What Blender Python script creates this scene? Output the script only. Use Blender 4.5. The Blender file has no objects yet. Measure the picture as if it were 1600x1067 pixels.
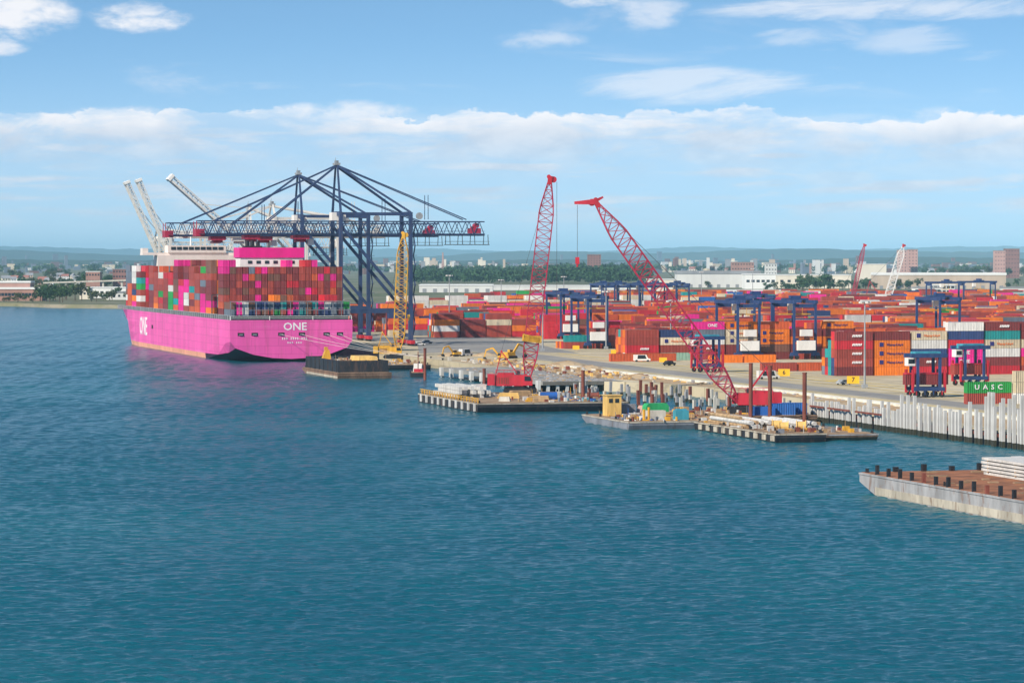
import bpy, bmesh, math, random
import numpy as np
from mathutils import Vector, Matrix
R = math.radians
rnd = random.Random(7)
scene = bpy.context.scene
COL = scene.collection

# ------------------------------------------------------------------ camera
FPX, TH, PITCH, CAMH = 4886.0, R(15.5), math.atan(128.5 / 4886.0), 40.0
cam_d = bpy.data.cameras.new('camera')
cam_d.sensor_width = 36.0
cam_d.lens = 36.0 * FPX / 1600.0
cam_d.clip_start = 1.0
cam_d.clip_end = 80000.0
cam = bpy.data.objects.new('camera', cam_d)
COL.objects.link(cam)
cam.location = (0, 0, CAMH)
cam.rotation_euler = (math.pi / 2 - PITCH, 0, -TH)
scene.camera = cam

# ------------------------------------------------------------------ sun, exposure
SUN_EL = R(37)
SUN_DIR = Vector((-0.86, -0.51, 0)).normalized()          # towards the sun, on the ground plan
to_sun = Vector((SUN_DIR.x * math.cos(SUN_EL), SUN_DIR.y * math.cos(SUN_EL), math.sin(SUN_EL)))
sd = bpy.data.lights.new('sun', 'SUN')
sd.energy = 5.0
sd.angle = R(0.5)
sd.color = (1.0, 0.91, 0.77)
sun = bpy.data.objects.new('sun', sd)
COL.objects.link(sun)
sun.rotation_euler = to_sun.to_track_quat('Z', 'Y').to_euler()
scene.view_settings.view_transform = 'Standard'
scene.view_settings.look = 'None'
scene.view_settings.exposure = 0.22
scene.view_settings.gamma = 1.0

# ------------------------------------------------------------------ world: sky with clouds
class NT:
    """small helper to write node trees as expressions"""
    def __init__(s, tree):
        s.t = tree; s.n = tree.nodes; s.l = tree.links
    def put(s, sock, v):
        if hasattr(v, 'links') or isinstance(v, bpy.types.NodeSocket):
            s.l.new(v, sock)
        else:
            sock.default_value = v
    def node(s, typ, **kw):
        n = s.n.new(typ)
        for k, v in kw.items():
            setattr(n, k, v)
        return n
    def m(s, op, a, b=0.0, c=0.0, clamp=False):
        n = s.n.new('ShaderNodeMath'); n.operation = op; n.use_clamp = clamp
        s.put(n.inputs[0], a); s.put(n.inputs[1], b)
        if len(n.inputs) > 2: s.put(n.inputs[2], c)
        return n.outputs[0]
    def xyz(s, x, y, z=0.0):
        n = s.n.new('ShaderNodeCombineXYZ')
        s.put(n.inputs[0], x); s.put(n.inputs[1], y); s.put(n.inputs[2], z)
        return n.outputs[0]
    def noise(s, vec, scale, detail=4.0, rough=0.55, dist=0.0):
        n = s.n.new('ShaderNodeTexNoise')
        if vec is not None: s.put(n.inputs['Vector'], vec)
        n.inputs['Scale'].default_value = scale; n.inputs['Detail'].default_value = detail
        n.inputs['Roughness'].default_value = rough; n.inputs['Distortion'].default_value = dist
        return n.outputs[0]
    def smooth(s, x, a, b, lo=0.0, hi=1.0):
        n = s.n.new('ShaderNodeMapRange'); n.interpolation_type = 'SMOOTHSTEP'
        s.put(n.inputs[0], x); s.put(n.inputs[1], a); s.put(n.inputs[2], b)
        s.put(n.inputs[3], lo); s.put(n.inputs[4], hi)
        return n.outputs[0]
    def mix(s, f, a, b, blend='MIX'):
        n = s.n.new('ShaderNodeMix'); n.data_type = 'RGBA'; n.blend_type = blend
        s.put(n.inputs[0], f)
        for i, v in ((6, a), (7, b)):
            if isinstance(v, tuple): v = (v[0], v[1], v[2], 1.0)
            s.put(n.inputs[i], v)
        return n.outputs[2]

world = bpy.data.worlds.new('World')
scene.world = world
world.use_nodes = True
wt = NT(world.node_tree)
for n in list(wt.n): wt.n.remove(n)
tc = wt.node('ShaderNodeTexCoord')
sep = wt.node('ShaderNodeSeparateXYZ'); wt.l.new(tc.outputs['Generated'], sep.inputs[0])
az = wt.m('SUBTRACT', wt.m('ARCTAN2', sep.outputs[0], sep.outputs[1]), TH)
el = wt.m('ARCSINE', sep.outputs[2])
sky = wt.node('ShaderNodeTexSky', sky_type='NISHITA', sun_disc=False)
sky.sun_elevation = SUN_EL
sky.sun_rotation = math.atan2(SUN_DIR.x, SUN_DIR.y)
sky.altitude = 0; sky.air_density = 1.0; sky.dust_density = 0.2; sky.ozone_density = 2.5
# the air near the skyline is clear and blue: lift the lookup a little above the horizon
el2 = wt.m('MULTIPLY_ADD', el, 2.6, 0.10)
el2 = wt.m('MINIMUM', wt.m('MAXIMUM', el2, el), 1.5)
ch = wt.m('COSINE', el2); hz = wt.m('MAXIMUM', wt.m('COSINE', el), 1e-4)
kx = wt.m('DIVIDE', ch, hz)
svec = wt.xyz(wt.m('MULTIPLY', sep.outputs[0], kx), wt.m('MULTIPLY', sep.outputs[1], kx), wt.m('SINE', el2))
wt.l.new(svec, sky.inputs[0])
skyc = wt.mix(1.0, sky.outputs[0], (0.120, 0.147, 0.147), 'MULTIPLY')
skyc = wt.mix(wt.smooth(wt.m('ABSOLUTE', el), 0.0, 0.075, 0.62, 0.0), skyc, (0.50, 0.62, 0.745))
# clouds are laid out by azimuth and elevation; the pattern goes on all round and overhead
cv = wt.xyz(wt.m('MULTIPLY', az, 30.0), wt.m('MULTIPLY', el, 75.0))
fb = wt.noise(cv, 1.0, 9.0, 0.60, 0.25)
fb2 = wt.noise(wt.xyz(wt.m('MULTIPLY', az, 55.0), wt.m('MULTIPLY', el, 120.0), 5.0), 1.0, 9.0, 0.62, 0.15)
bump = wt.noise(wt.xyz(wt.m('MULTIPLY', az, 20.0), 3.3), 1.0, 6.0, 0.6)
etop = wt.m('ADD', 0.0375, wt.m('MULTIPLY', bump, 0.019))
etop = wt.m('ADD', etop, wt.m('MULTIPLY', wt.m('SUBTRACT', fb2, 0.5), 0.012))
band_t = wt.smooth(wt.m('SUBTRACT', etop, el), 0.0, 0.0011)
band_b = wt.smooth(el, 0.020, 0.043)
fbs = wt.smooth(wt.noise(wt.xyz(wt.m('MULTIPLY', az, 24.0), wt.m('MULTIPLY', el, 85.0), 1.5), 1.0, 10.0, 0.64, 0.35), 0.36, 0.60)
band = wt.m('MULTIPLY', wt.m('MULTIPLY', band_t, band_b), wt.m('MULTIPLY_ADD', fbs, 0.76, 0.22))
# thin streaks low in the haze
low = wt.noise(wt.xyz(wt.m('MULTIPLY', az, 22.0), wt.m('MULTIPLY', el, 190.0), 9.0), 1.0, 6.0, 0.55, 0.3)
low = wt.m('MULTIPLY', wt.smooth(low, 0.44, 0.68), wt.m('MULTIPLY', wt.smooth(el, 0.006, 0.020), wt.m('SUBTRACT', 1.0, wt.smooth(el, 0.036, 0.050))))
low = wt.m('MULTIPLY', low, 0.85)
# scattered clouds above the band, everywhere
hi = wt.noise(wt.xyz(wt.m('MULTIPLY', az, 14.0), wt.m('MULTIPLY', el, 62.0), 2.0), 1.0, 9.0, 0.60, 0.5)
hi = wt.m('MULTIPLY', wt.smooth(hi, 0.56, 0.80), wt.smooth(el, 0.048, 0.056))
hi = wt.m('MULTIPLY', hi, 0.50)
stk = wt.noise(wt.xyz(wt.m('MULTIPLY_ADD', az, 26.0, wt.m('MULTIPLY', el, 30.0)), wt.m('MULTIPLY_ADD', el, 150.0, wt.m('MULTIPLY', az, -22.0)), 4.0), 1.0, 10.0, 0.66, 0.6)
stk = wt.m('MULTIPLY_ADD', stk, 1.5, -0.22)
fb = wt.m('ADD', wt.m('MULTIPLY', stk, 0.6), wt.m('MULTIPLY', fb, 0.4))
def puff(px, py, w, h, gain, nz=fb2, lo=0.48, hi_=1.05):
    """one cloud: an ellipse in azimuth and elevation broken up by noise"""
    a0 = math.atan((px - 800) / FPX); e0 = (405 - py) / FPX
    dx = wt.m('DIVIDE', wt.m('SUBTRACT', az, a0), w / FPX)
    dy = wt.m('DIVIDE', wt.m('SUBTRACT', el, e0), h / FPX)
    r2 = wt.m('ADD', wt.m('MULTIPLY', dx, dx), wt.m('MULTIPLY', dy, dy))
    g = wt.m('SUBTRACT', 1.0, wt.m('MULTIPLY', r2, 0.42), clamp=True)
    return wt.m('MULTIPLY', wt.smooth(wt.m('MULTIPLY', g, wt.m('MULTIPLY', nz, 1.9)), lo, hi_), gain)
puffs = [puff(25, 32, 95, 42, 0.95), puff(0, 78, 45, 16, 0.8), puff(222, 32, 80, 24, 0.95), puff(1090, 135, 190, 32, 0.55, fb), puff(840, 64, 75, 17, 0.5),
         puff(1420, 68, 100, 24, 0.4, fb), puff(1010, 18, 70, 30, 0.55), puff(1370, 18, 300, 20, 0.6, fb), puff(920, 2, 60, 16, 0.75),
         puff(1250, 62, 70, 16, 0.35, fb), puff(340, 268, 90, 11, 0.4, fb), puff(1290, 280, 90, 14, 0.45, fb), puff(120, 264, 60, 9, 0.4, fb),
         puff(930, 230, 260, 24, 0.45, fb), puff(1440, 205, 150, 34, 0.7), puff(540, 178, 120, 20, 0.8), puff(200, 195, 160, 26, 0.75)]
cl = wt.m('MAXIMUM', band, wt.m('MAXIMUM', low, hi))
for p in puffs: cl = wt.m('MAXIMUM', cl, p)
cl = wt.m('MULTIPLY', cl, 0.93)
edge = wt.smooth(wt.m('SUBTRACT', etop, el), 0.0005, 0.009)
shade = wt.m('MULTIPLY', edge, wt.m('MULTIPLY_ADD', wt.smooth(fb2, 0.35, 0.65), -0.5, 1.0), clamp=True)
ccol = wt.mix(shade, (0.90, 0.88, 0.89), (0.55, 0.61, 0.71))
out = wt.mix(cl, skyc, ccol)
# below the skyline the same colour as just above it
bg = wt.node('ShaderNodeBackground')
wt.l.new(out, bg.inputs['Color']); bg.inputs['Strength'].default_value = 1.0
wo = wt.node('ShaderNodeOutputWorld'); wt.l.new(bg.outputs[0], wo.inputs['Surface'])

# ------------------------------------------------------------------ geometry of the view, for measuring positions on the plan
FWD = Vector((math.sin(TH) * math.cos(PITCH), math.cos(TH) * math.cos(PITCH), -math.sin(PITCH)))
RGT = Vector((math.cos(TH), -math.sin(TH), 0))
UPV = RGT.cross(FWD)
def ray(px, py): return FWD + RGT * ((px - 800) / FPX) - UPV * ((py - 533.5) / FPX)
def G(px, py, z=3.0):
    d = ray(px, py); t = (z - CAMH) / d.z
    return Vector((0, 0, CAMH)) + d * t
def P(px, py, D): return Vector((0, 0, CAMH)) + ray(px, py) * D
def CD(xc, D, z=0.0): return Vector((xc * math.cos(TH) + D * math.sin(TH), -xc * math.sin(TH) + D * math.cos(TH), z))

# ------------------------------------------------------------------ materials
MATS = {}
def mat(name, col, rough=0.55, var=0.25, scale=0.35, metal=0.0, dirt=None, dirt_amt=0.5, stretch=0.25, bump=0.0, objcol=None, spec=0.4):
    if name in MATS: return MATS[name]
    m = bpy.data.materials.new(name); m.use_nodes = True
    t = NT(m.node_tree)
    b = t.n['Principled BSDF']
    tc = t.node('ShaderNodeTexCoord')
    mp = t.node('ShaderNodeMapping'); mp.inputs['Scale'].default_value = (1, 1, stretch)
    t.l.new(tc.outputs['Object'], mp.inputs[0])
    if objcol == 'info':
        oi = t.node('ShaderNodeObjectInfo'); base = oi.outputs['Color']
        mp2 = t.node('ShaderNodeVectorMath', operation='ADD')
        sc = t.node('ShaderNodeVectorMath', operation='SCALE'); sc.inputs['Scale'].default_value = 400.0
        cx = t.node('ShaderNodeCombineXYZ'); t.l.new(oi.outputs['Random'], cx.inputs[0])
        t.l.new(cx.outputs[0], sc.inputs[0]); t.l.new(mp.outputs[0], mp2.inputs[0]); t.l.new(sc.outputs[0], mp2.inputs[1])
        vec = mp2.outputs[0]
    elif objcol == 'attr':
        at = t.node('ShaderNodeAttribute', attribute_name='Col'); base = at.outputs['Color']; vec = mp.outputs[0]
    else:
        base = (col[0], col[1], col[2]); vec = mp.outputs[0]
    nz = t.noise(vec, scale, 6.0, 0.6)
    f = t.smooth(nz, 0.3, 0.7, 1.0 - var, 1.0 + var)
    cxyz = t.node('ShaderNodeCombineColor')
    for i in range(3): t.l.new(f, cxyz.inputs[i])
    c = t.mix(1.0, base, cxyz.outputs[0], 'MULTIPLY')
    if dirt:
        dn = t.noise(vec, scale * 3.1, 8.0, 0.68, 0.4)
        c = t.mix(t.smooth(dn, 0.5, 0.68, 0.0, dirt_amt), c, dirt)
    t.l.new(c, b.inputs['Base Color'])
    b.inputs['Roughness'].default_value = rough
    b.inputs['Metallic'].default_value = metal
    b.inputs['Specular IOR Level'].default_value = spec
    if objcol:
        sp = t.node('ShaderNodeSeparateXYZ'); t.l.new(tc.outputs['Object'], sp.inputs[0])
        wv = t.m('SINE', t.m('MULTIPLY', sp.outputs[0], 6.283 / 0.56)); wv2 = t.m('SINE', t.m('MULTIPLY', sp.outputs[1], 6.283 / 0.56))
        cb_ = t.node('ShaderNodeBump'); cb_.inputs['Strength'].default_value = 1.0; cb_.inputs['Distance'].default_value = 0.05
        t.l.new(t.m('ADD', wv, wv2), cb_.inputs['Height']); t.l.new(cb_.outputs[0], b.inputs['Normal'])
    if bump:
        bn = t.node('ShaderNodeBump'); bn.inputs['Strength'].default_value = bump; bn.inputs['Distance'].default_value = 0.3
        t.l.new(t.noise(tc.outputs['Object'], scale * 4, 6.0, 0.65), bn.inputs['Height'])
        t.l.new(bn.outputs[0], b.inputs['Normal'])
    MATS[name] = m
    return m
RUST = (0.16, 0.06, 0.025)
mat('hull_pink', (0.88, 0.110, 0.415), 0.42, 0.12, 0.08, dirt=(0.56, 0.10, 0.24), dirt_amt=0.6, stretch=0.10)
def hull_paint():
    m = MATS['hull_pink']; t = NT(m.node_tree); b = t.n['Principled BSDF']
    src = b.inputs['Base Color'].links[0].from_socket
    tc = t.node('ShaderNodeTexCoord'); sp = t.node('ShaderNodeSeparateXYZ'); t.l.new(tc.outputs['Object'], sp.inputs[0])
    br = t.node('ShaderNodeTexBrick'); br.offset = 0.5
    t.l.new(t.xyz(t.m('ADD', sp.outputs[1], sp.outputs[0]), sp.outputs[2]), br.inputs['Vector'])
    br.inputs['Scale'].default_value = 1.0; br.inputs['Brick Width'].default_value = 11.0; br.inputs['Row Height'].default_value = 3.1
    br.inputs['Mortar Size'].default_value = 0.09; br.inputs['Mortar Smooth'].default_value = 0.4
    br.inputs['Color1'].default_value = (1, 1, 1, 1); br.inputs['Color2'].default_value = (0.90, 0.90, 0.92, 1); br.inputs['Mortar'].default_value = (0.72, 0.66, 0.70, 1)
    c = t.mix(1.0, src, br.outputs[0], 'MULTIPLY')
    # rust runs below the sheer and scrapes along the side
    v = t.xyz(t.m('MULTIPLY', t.m('ADD', sp.outputs[1], sp.outputs[0]), 0.55), t.m('MULTIPLY', sp.outputs[2], 0.035))
    c = t.mix(t.smooth(t.noise(v, 1.0, 5, 0.6), 0.60, 0.74, 0.0, 0.55), c, (0.42, 0.13, 0.13))
    v2 = t.xyz(t.m('MULTIPLY', t.m('ADD', sp.outputs[1], sp.outputs[0]), 0.03), t.m('MULTIPLY', sp.outputs[2], 0.6), 7.0)
    c = t.mix(t.smooth(t.noise(v2, 1.0, 6, 0.65), 0.58, 0.72, 0.0, 0.45), c, (0.85, 0.34, 0.55))
    t.l.new(c, b.inputs['Base Color'])
hull_paint()
mat('hull_boot', (0.80, 0.36, 0.25), 0.6, 0.15, 0.1, dirt=(0.5, 0.25, 0.12), dirt_amt=0.5)
mat('hull_dark', (0.035, 0.012, 0.03), 0.6, 0.3, 0.1)  # dark antifouling, near black so the shade under the stern is in the colour
mat('magenta', (0.74, 0.012, 0.24), 0.45, 0.1, 0.2)
mat('white_paint', (0.80, 0.78, 0.74), 0.5, 0.08, 0.3, dirt=(0.45, 0.38, 0.3), dirt_amt=0.25)
mat('ship_white', (0.80, 0.70, 0.64), 0.55, 0.06, 0.2, dirt=(0.5, 0.4, 0.33), dirt_amt=0.25)
mat('pale_crane', (0.66, 0.64, 0.60), 0.5, 0.08, 0.2, dirt=(0.4, 0.33, 0.26), dirt_amt=0.3)
mat('crane_blue', (0.030, 0.055, 0.135), 0.5, 0.2, 0.3, dirt=(0.10, 0.08, 0.08), dirt_amt=0.4)
mat('rtg_blue', (0.024, 0.055, 0.16), 0.5, 0.2, 0.5, dirt=(0.08, 0.08, 0.11), dirt_amt=0.4)
mat('crane_red', (0.48, 0.020, 0.038), 0.5, 0.2, 0.4, dirt=RUST, dirt_amt=0.35)
mat('boom_red', (0.38, 0.020, 0.060), 0.5, 0.2, 0.4, dirt=RUST, dirt_amt=0.3)
mat('yellow_paint', (0.64, 0.34, 0.03), 0.5, 0.2, 0.5, dirt=(0.3, 0.16, 0.04), dirt_amt=0.45)
mat('tan_box', (0.72, 0.46, 0.14), 0.6, 0.2, 0.5, dirt=(0.35, 0.2, 0.07), dirt_amt=0.4)
mat('black_steel', (0.018, 0.018, 0.022), 0.6, 0.3, 0.5)
mat('tyre', (0.02, 0.02, 0.02), 0.8, 0.2, 1)
mat('glass_dark', (0.02, 0.03, 0.04), 0.12, 0.0, 1)
mat('cable', (0.06, 0.05, 0.06), 0.5, 0.0, 1)
mat('rope', (0.62, 0.55, 0.5), 0.8, 0.1, 1)
mat('dark_frame', (0.045, 0.05, 0.06), 0.6, 0.3, 0.5)
mat('grey_steel', (0.30, 0.32, 0.34), 0.5, 0.2, 0.5, dirt=RUST, dirt_amt=0.3)
mat('concrete', (0.52, 0.49, 0.43), 0.85, 0.15, 0.5, dirt=(0.3, 0.26, 0.2), dirt_amt=0.4)
mat('pile_white', (0.56, 0.55, 0.53), 0.7, 0.2, 0.6, dirt=(0.40, 0.36, 0.31), dirt_amt=0.5)
mat('pile_wet', (0.05, 0.05, 0.035), 0.5, 0.3, 0.8)
mat('barge_black', (0.022, 0.024, 0.03), 0.6, 0.3, 0.25, dirt=(0.12, 0.07, 0.05), dirt_amt=0.6)
mat('barge_rust', (0.22, 0.13, 0.085), 0.75, 0.35, 0.3, dirt=(0.07, 0.05, 0.045), dirt_amt=0.7)
mat('barge_pale', (0.46, 0.41, 0.33), 0.75, 0.25, 0.3, dirt=(0.16, 0.09, 0.06), dirt_amt=0.7)
mat('barge_grey', (0.20, 0.21, 0.24), 0.65, 0.25, 0.2, dirt=(0.12, 0.08, 0.06), dirt_amt=0.6)
mat('barge_weathered', (0.33, 0.325, 0.33), 0.75, 0.3, 0.22, dirt=(0.20, 0.11, 0.07), dirt_amt=0.75, stretch=0.35, bump=0.2)
mat('deck_brown', (0.30, 0.20, 0.12), 0.85, 0.35, 0.3, dirt=(0.12, 0.10, 0.09), dirt_amt=0.5, stretch=1, bump=0.3)
mat('deck_rust', (0.27, 0.105, 0.045), 0.85, 0.40, 0.25, dirt=(0.14, 0.07, 0.045), dirt_amt=0.7, stretch=1, bump=0.3)
mat('timber', (0.42, 0.28, 0.15), 0.8, 0.3, 0.5, dirt=(0.2, 0.13, 0.08), dirt_amt=0.5)
mat('spud_rust', (0.20, 0.055, 0.035), 0.7, 0.3, 0.6, dirt=(0.08, 0.03, 0.03), dirt_amt=0.5)
mat('blue_box', (0.02, 0.10, 0.36), 0.5, 0.2, 0.6, dirt=(0.05, 0.06, 0.1), dirt_amt=0.4)
mat('green_box', (0.03, 0.36, 0.12), 0.5, 0.2, 0.6)
mat('teal_box', (0.05, 0.28, 0.36), 0.5, 0.2, 0.6)
mat('brick', (0.36, 0.20, 0.16), 0.85, 0.15, 0.1)
mat('brown_tower', (0.26, 0.13, 0.11), 0.85, 0.1, 0.1)
mat('tower_pink', (0.50, 0.30, 0.26), 0.85, 0.1, 0.1)
mat('wall_pale', (0.62, 0.62, 0.60), 0.8, 0.08, 0.05)
mat('wall_cream', (0.72, 0.66, 0.55), 0.8, 0.08, 0.05)
mat('wall_tan', (0.50, 0.40, 0.31), 0.8, 0.12, 0.05)
mat('roof_white', (0.78, 0.78, 0.76), 0.7, 0.06, 0.05)
mat('roof_grey', (0.26, 0.27, 0.29), 0.8, 0.2, 0.05)
mat('roof_red', (0.30, 0.13, 0.10), 0.8, 0.2, 0.2)
mat('bark', (0.10, 0.07, 0.05), 0.9, 0.2, 1)
def leaf_mat(name, c):
    m = mat(name, c, 0.75, 0.45, 0.16, stretch=1, spec=0.15); return m
leaf_mat('leaf_dark', (0.034, 0.080, 0.030)); leaf_mat('leaf_mid', (0.050, 0.100, 0.034)); leaf_mat('leaf_olive', (0.075, 0.095, 0.035))
mat('sign_yellow', (0.85, 0.48, 0.02), 0.5, 0.08, 1)
mat('ink', (0.015, 0.015, 0.03), 0.6, 0.0, 1)
mat('logo_white', (0.82, 0.80, 0.80), 0.5, 0.05, 1)
mat('logo_navy', (0.03, 0.03, 0.16), 0.5, 0.05, 1)
mat('logo_orange', (0.75, 0.20, 0.05), 0.5, 0.05, 1)
mat('paint_yellow', (0.70, 0.50, 0.10), 0.7, 0.25, 0.3, dirt=(0.42, 0.36, 0.25), dirt_amt=0.6, stretch=1)
mat('paint_white', (0.72, 0.68, 0.58), 0.7, 0.2, 0.3, stretch=1)
mat('container', (1, 1, 1), 0.5, 0.13, 0.7, objcol='info', dirt=(0.16, 0.07, 0.045), dirt_amt=0.22)
mat('container_mass', (1, 1, 1), 0.5, 0.13, 0.5, objcol='attr', dirt=(0.16, 0.07, 0.045), dirt_amt=0.22)

# ground sheets
def ground_mat(name, a, b, c, s1, s2, bump=0.15, rough=0.9):
    m = bpy.data.materials.new(name); m.use_nodes = True
    t = NT(m.node_tree); bs = t.n['Principled BSDF']
    tc = t.node('ShaderNodeTexCoord')
    n1 = t.noise(tc.outputs['Object'], s1, 8, 0.6, 0.3); n2 = t.noise(tc.outputs['Object'], s2, 6, 0.65)
    x = t.mix(t.smooth(n1, 0.40, 0.60), a, b)
    x = t.mix(t.smooth(n2, 0.52, 0.72), x, c)
    mp = t.node('ShaderNodeMapping'); mp.inputs['Scale'].default_value = (1.0, 0.035, 1.0); t.l.new(tc.outputs['Object'], mp.inputs[0])
    x = t.mix(t.smooth(t.noise(mp.outputs[0], 0.55, 5, 0.6, 0.2), 0.54, 0.70, 0.0, 0.55), x, tuple(q * 0.5 for q in c))
    x = t.mix(t.smooth(t.noise(tc.outputs['Object'], s2 * 1.7, 7, 0.7, 1.2), 0.60, 0.70, 0.0, 0.6), x, tuple(q * 0.42 for q in c))
    if name in ('yard_ground', 'new_deck'):
        br = t.node('ShaderNodeTexBrick'); t.l.new(tc.outputs['Object'], br.inputs['Vector']); br.offset = 0.0
        br.inputs['Scale'].default_value = 1.0; br.inputs['Brick Width'].default_value = 7.5; br.inputs['Row Height'].default_value = 15.0; br.inputs['Mortar Size'].default_value = 0.16
        br.inputs['Color1'].default_value = (1, 1, 1, 1); br.inputs['Color2'].default_value = (0.88, 0.88, 0.89, 1); br.inputs['Mortar'].default_value = (0.55, 0.53, 0.5, 1)
        x = t.mix(1.0, x, br.outputs[0], 'MULTIPLY')
    t.l.new(x, bs.inputs['Base Color']); bs.inputs['Roughness'].default_value = rough
    bs.inputs['Specular IOR Level'].default_value = 0.2
    bn = t.node('ShaderNodeBump'); bn.inputs['Strength'].default_value = bump; bn.inputs['Distance'].default_value = 0.2
    t.l.new(n2, bn.inputs['Height']); t.l.new(bn.outputs[0], bs.inputs['Normal'])
    MATS[name] = m
    return m
ground_mat('yard_ground', (0.48, 0.405, 0.265), (0.57, 0.49, 0.345), (0.33, 0.29, 0.22), 0.02, 0.12)
ground_mat('asphalt', (0.25, 0.24, 0.23), (0.30, 0.285, 0.26), (0.20, 0.195, 0.19), 0.03, 0.2)
ground_mat('new_deck', (0.26, 0.255, 0.24), (0.33, 0.32, 0.295), (0.20, 0.19, 0.175), 0.05, 0.35, 0.3)
ground_mat('dirt', (0.40, 0.27, 0.15), (0.47, 0.36, 0.23), (0.30, 0.24, 0.18), 0.06, 0.3, 0.6)
ground_mat('far_land', (0.10, 0.12, 0.055), (0.17, 0.165, 0.10), (0.26, 0.25, 0.21), 0.006, 0.015)
ground_mat('beach', (0.30, 0.26, 0.19), (0.20, 0.19, 0.11), (0.2, 0.2, 0.1), 0.02, 0.1)
ground_mat('forest_hill', (0.030, 0.055, 0.028), (0.045, 0.070, 0.035), (0.09, 0.09, 0.06), 0.0012, 0.006)

def water_mat():
    m = bpy.data.materials.new('water'); m.use_nodes = True
    t = NT(m.node_tree); bs = t.n['Principled BSDF']
    tc = t.node('ShaderNodeTexCoord')
    mp = t.node('ShaderNodeMapping'); t.l.new(tc.outputs['Object'], mp.inputs[0])
    mp.inputs['Rotation'].default_value = (0, 0, R(15.5 + 18)); mp.inputs['Scale'].default_value = (0.55, 1.0, 1.0)
    big = t.noise(tc.outputs['Object'], 0.006, 5, 0.55, 0.4)
    w1 = t.noise(mp.outputs[0], 0.9, 6, 0.66, 0.3)
    w2 = t.noise(mp.outputs[0], 0.25, 4, 0.6, 0.3)
    c = t.mix(t.smooth(big, 0.35, 0.65), (0.003, 0.084, 0.126), (0.007, 0.113, 0.152))
    t.l.new(c, bs.inputs['Base Color'])
    bs.inputs['Roughness'].default_value = 0.15
    bs.inputs['Specular IOR Level'].default_value = 0.22
    bs.inputs['IOR'].default_value = 1.333
    h = t.m('ADD', t.m('MULTIPLY', w1, 0.32), t.m('MULTIPLY', w2, 0.80))
    bn = t.node('ShaderNodeBump'); bn.inputs['Distance'].default_value = 1.0
    t.l.new(t.smooth(big, 0.3, 0.7, 0.7, 1.0), bn.inputs['Strength'])
    t.l.new(h, bn.inputs['Height']); t.l.new(bn.outputs[0], bs.inputs['Normal'])
    MATS['water'] = m
water_mat()

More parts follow.
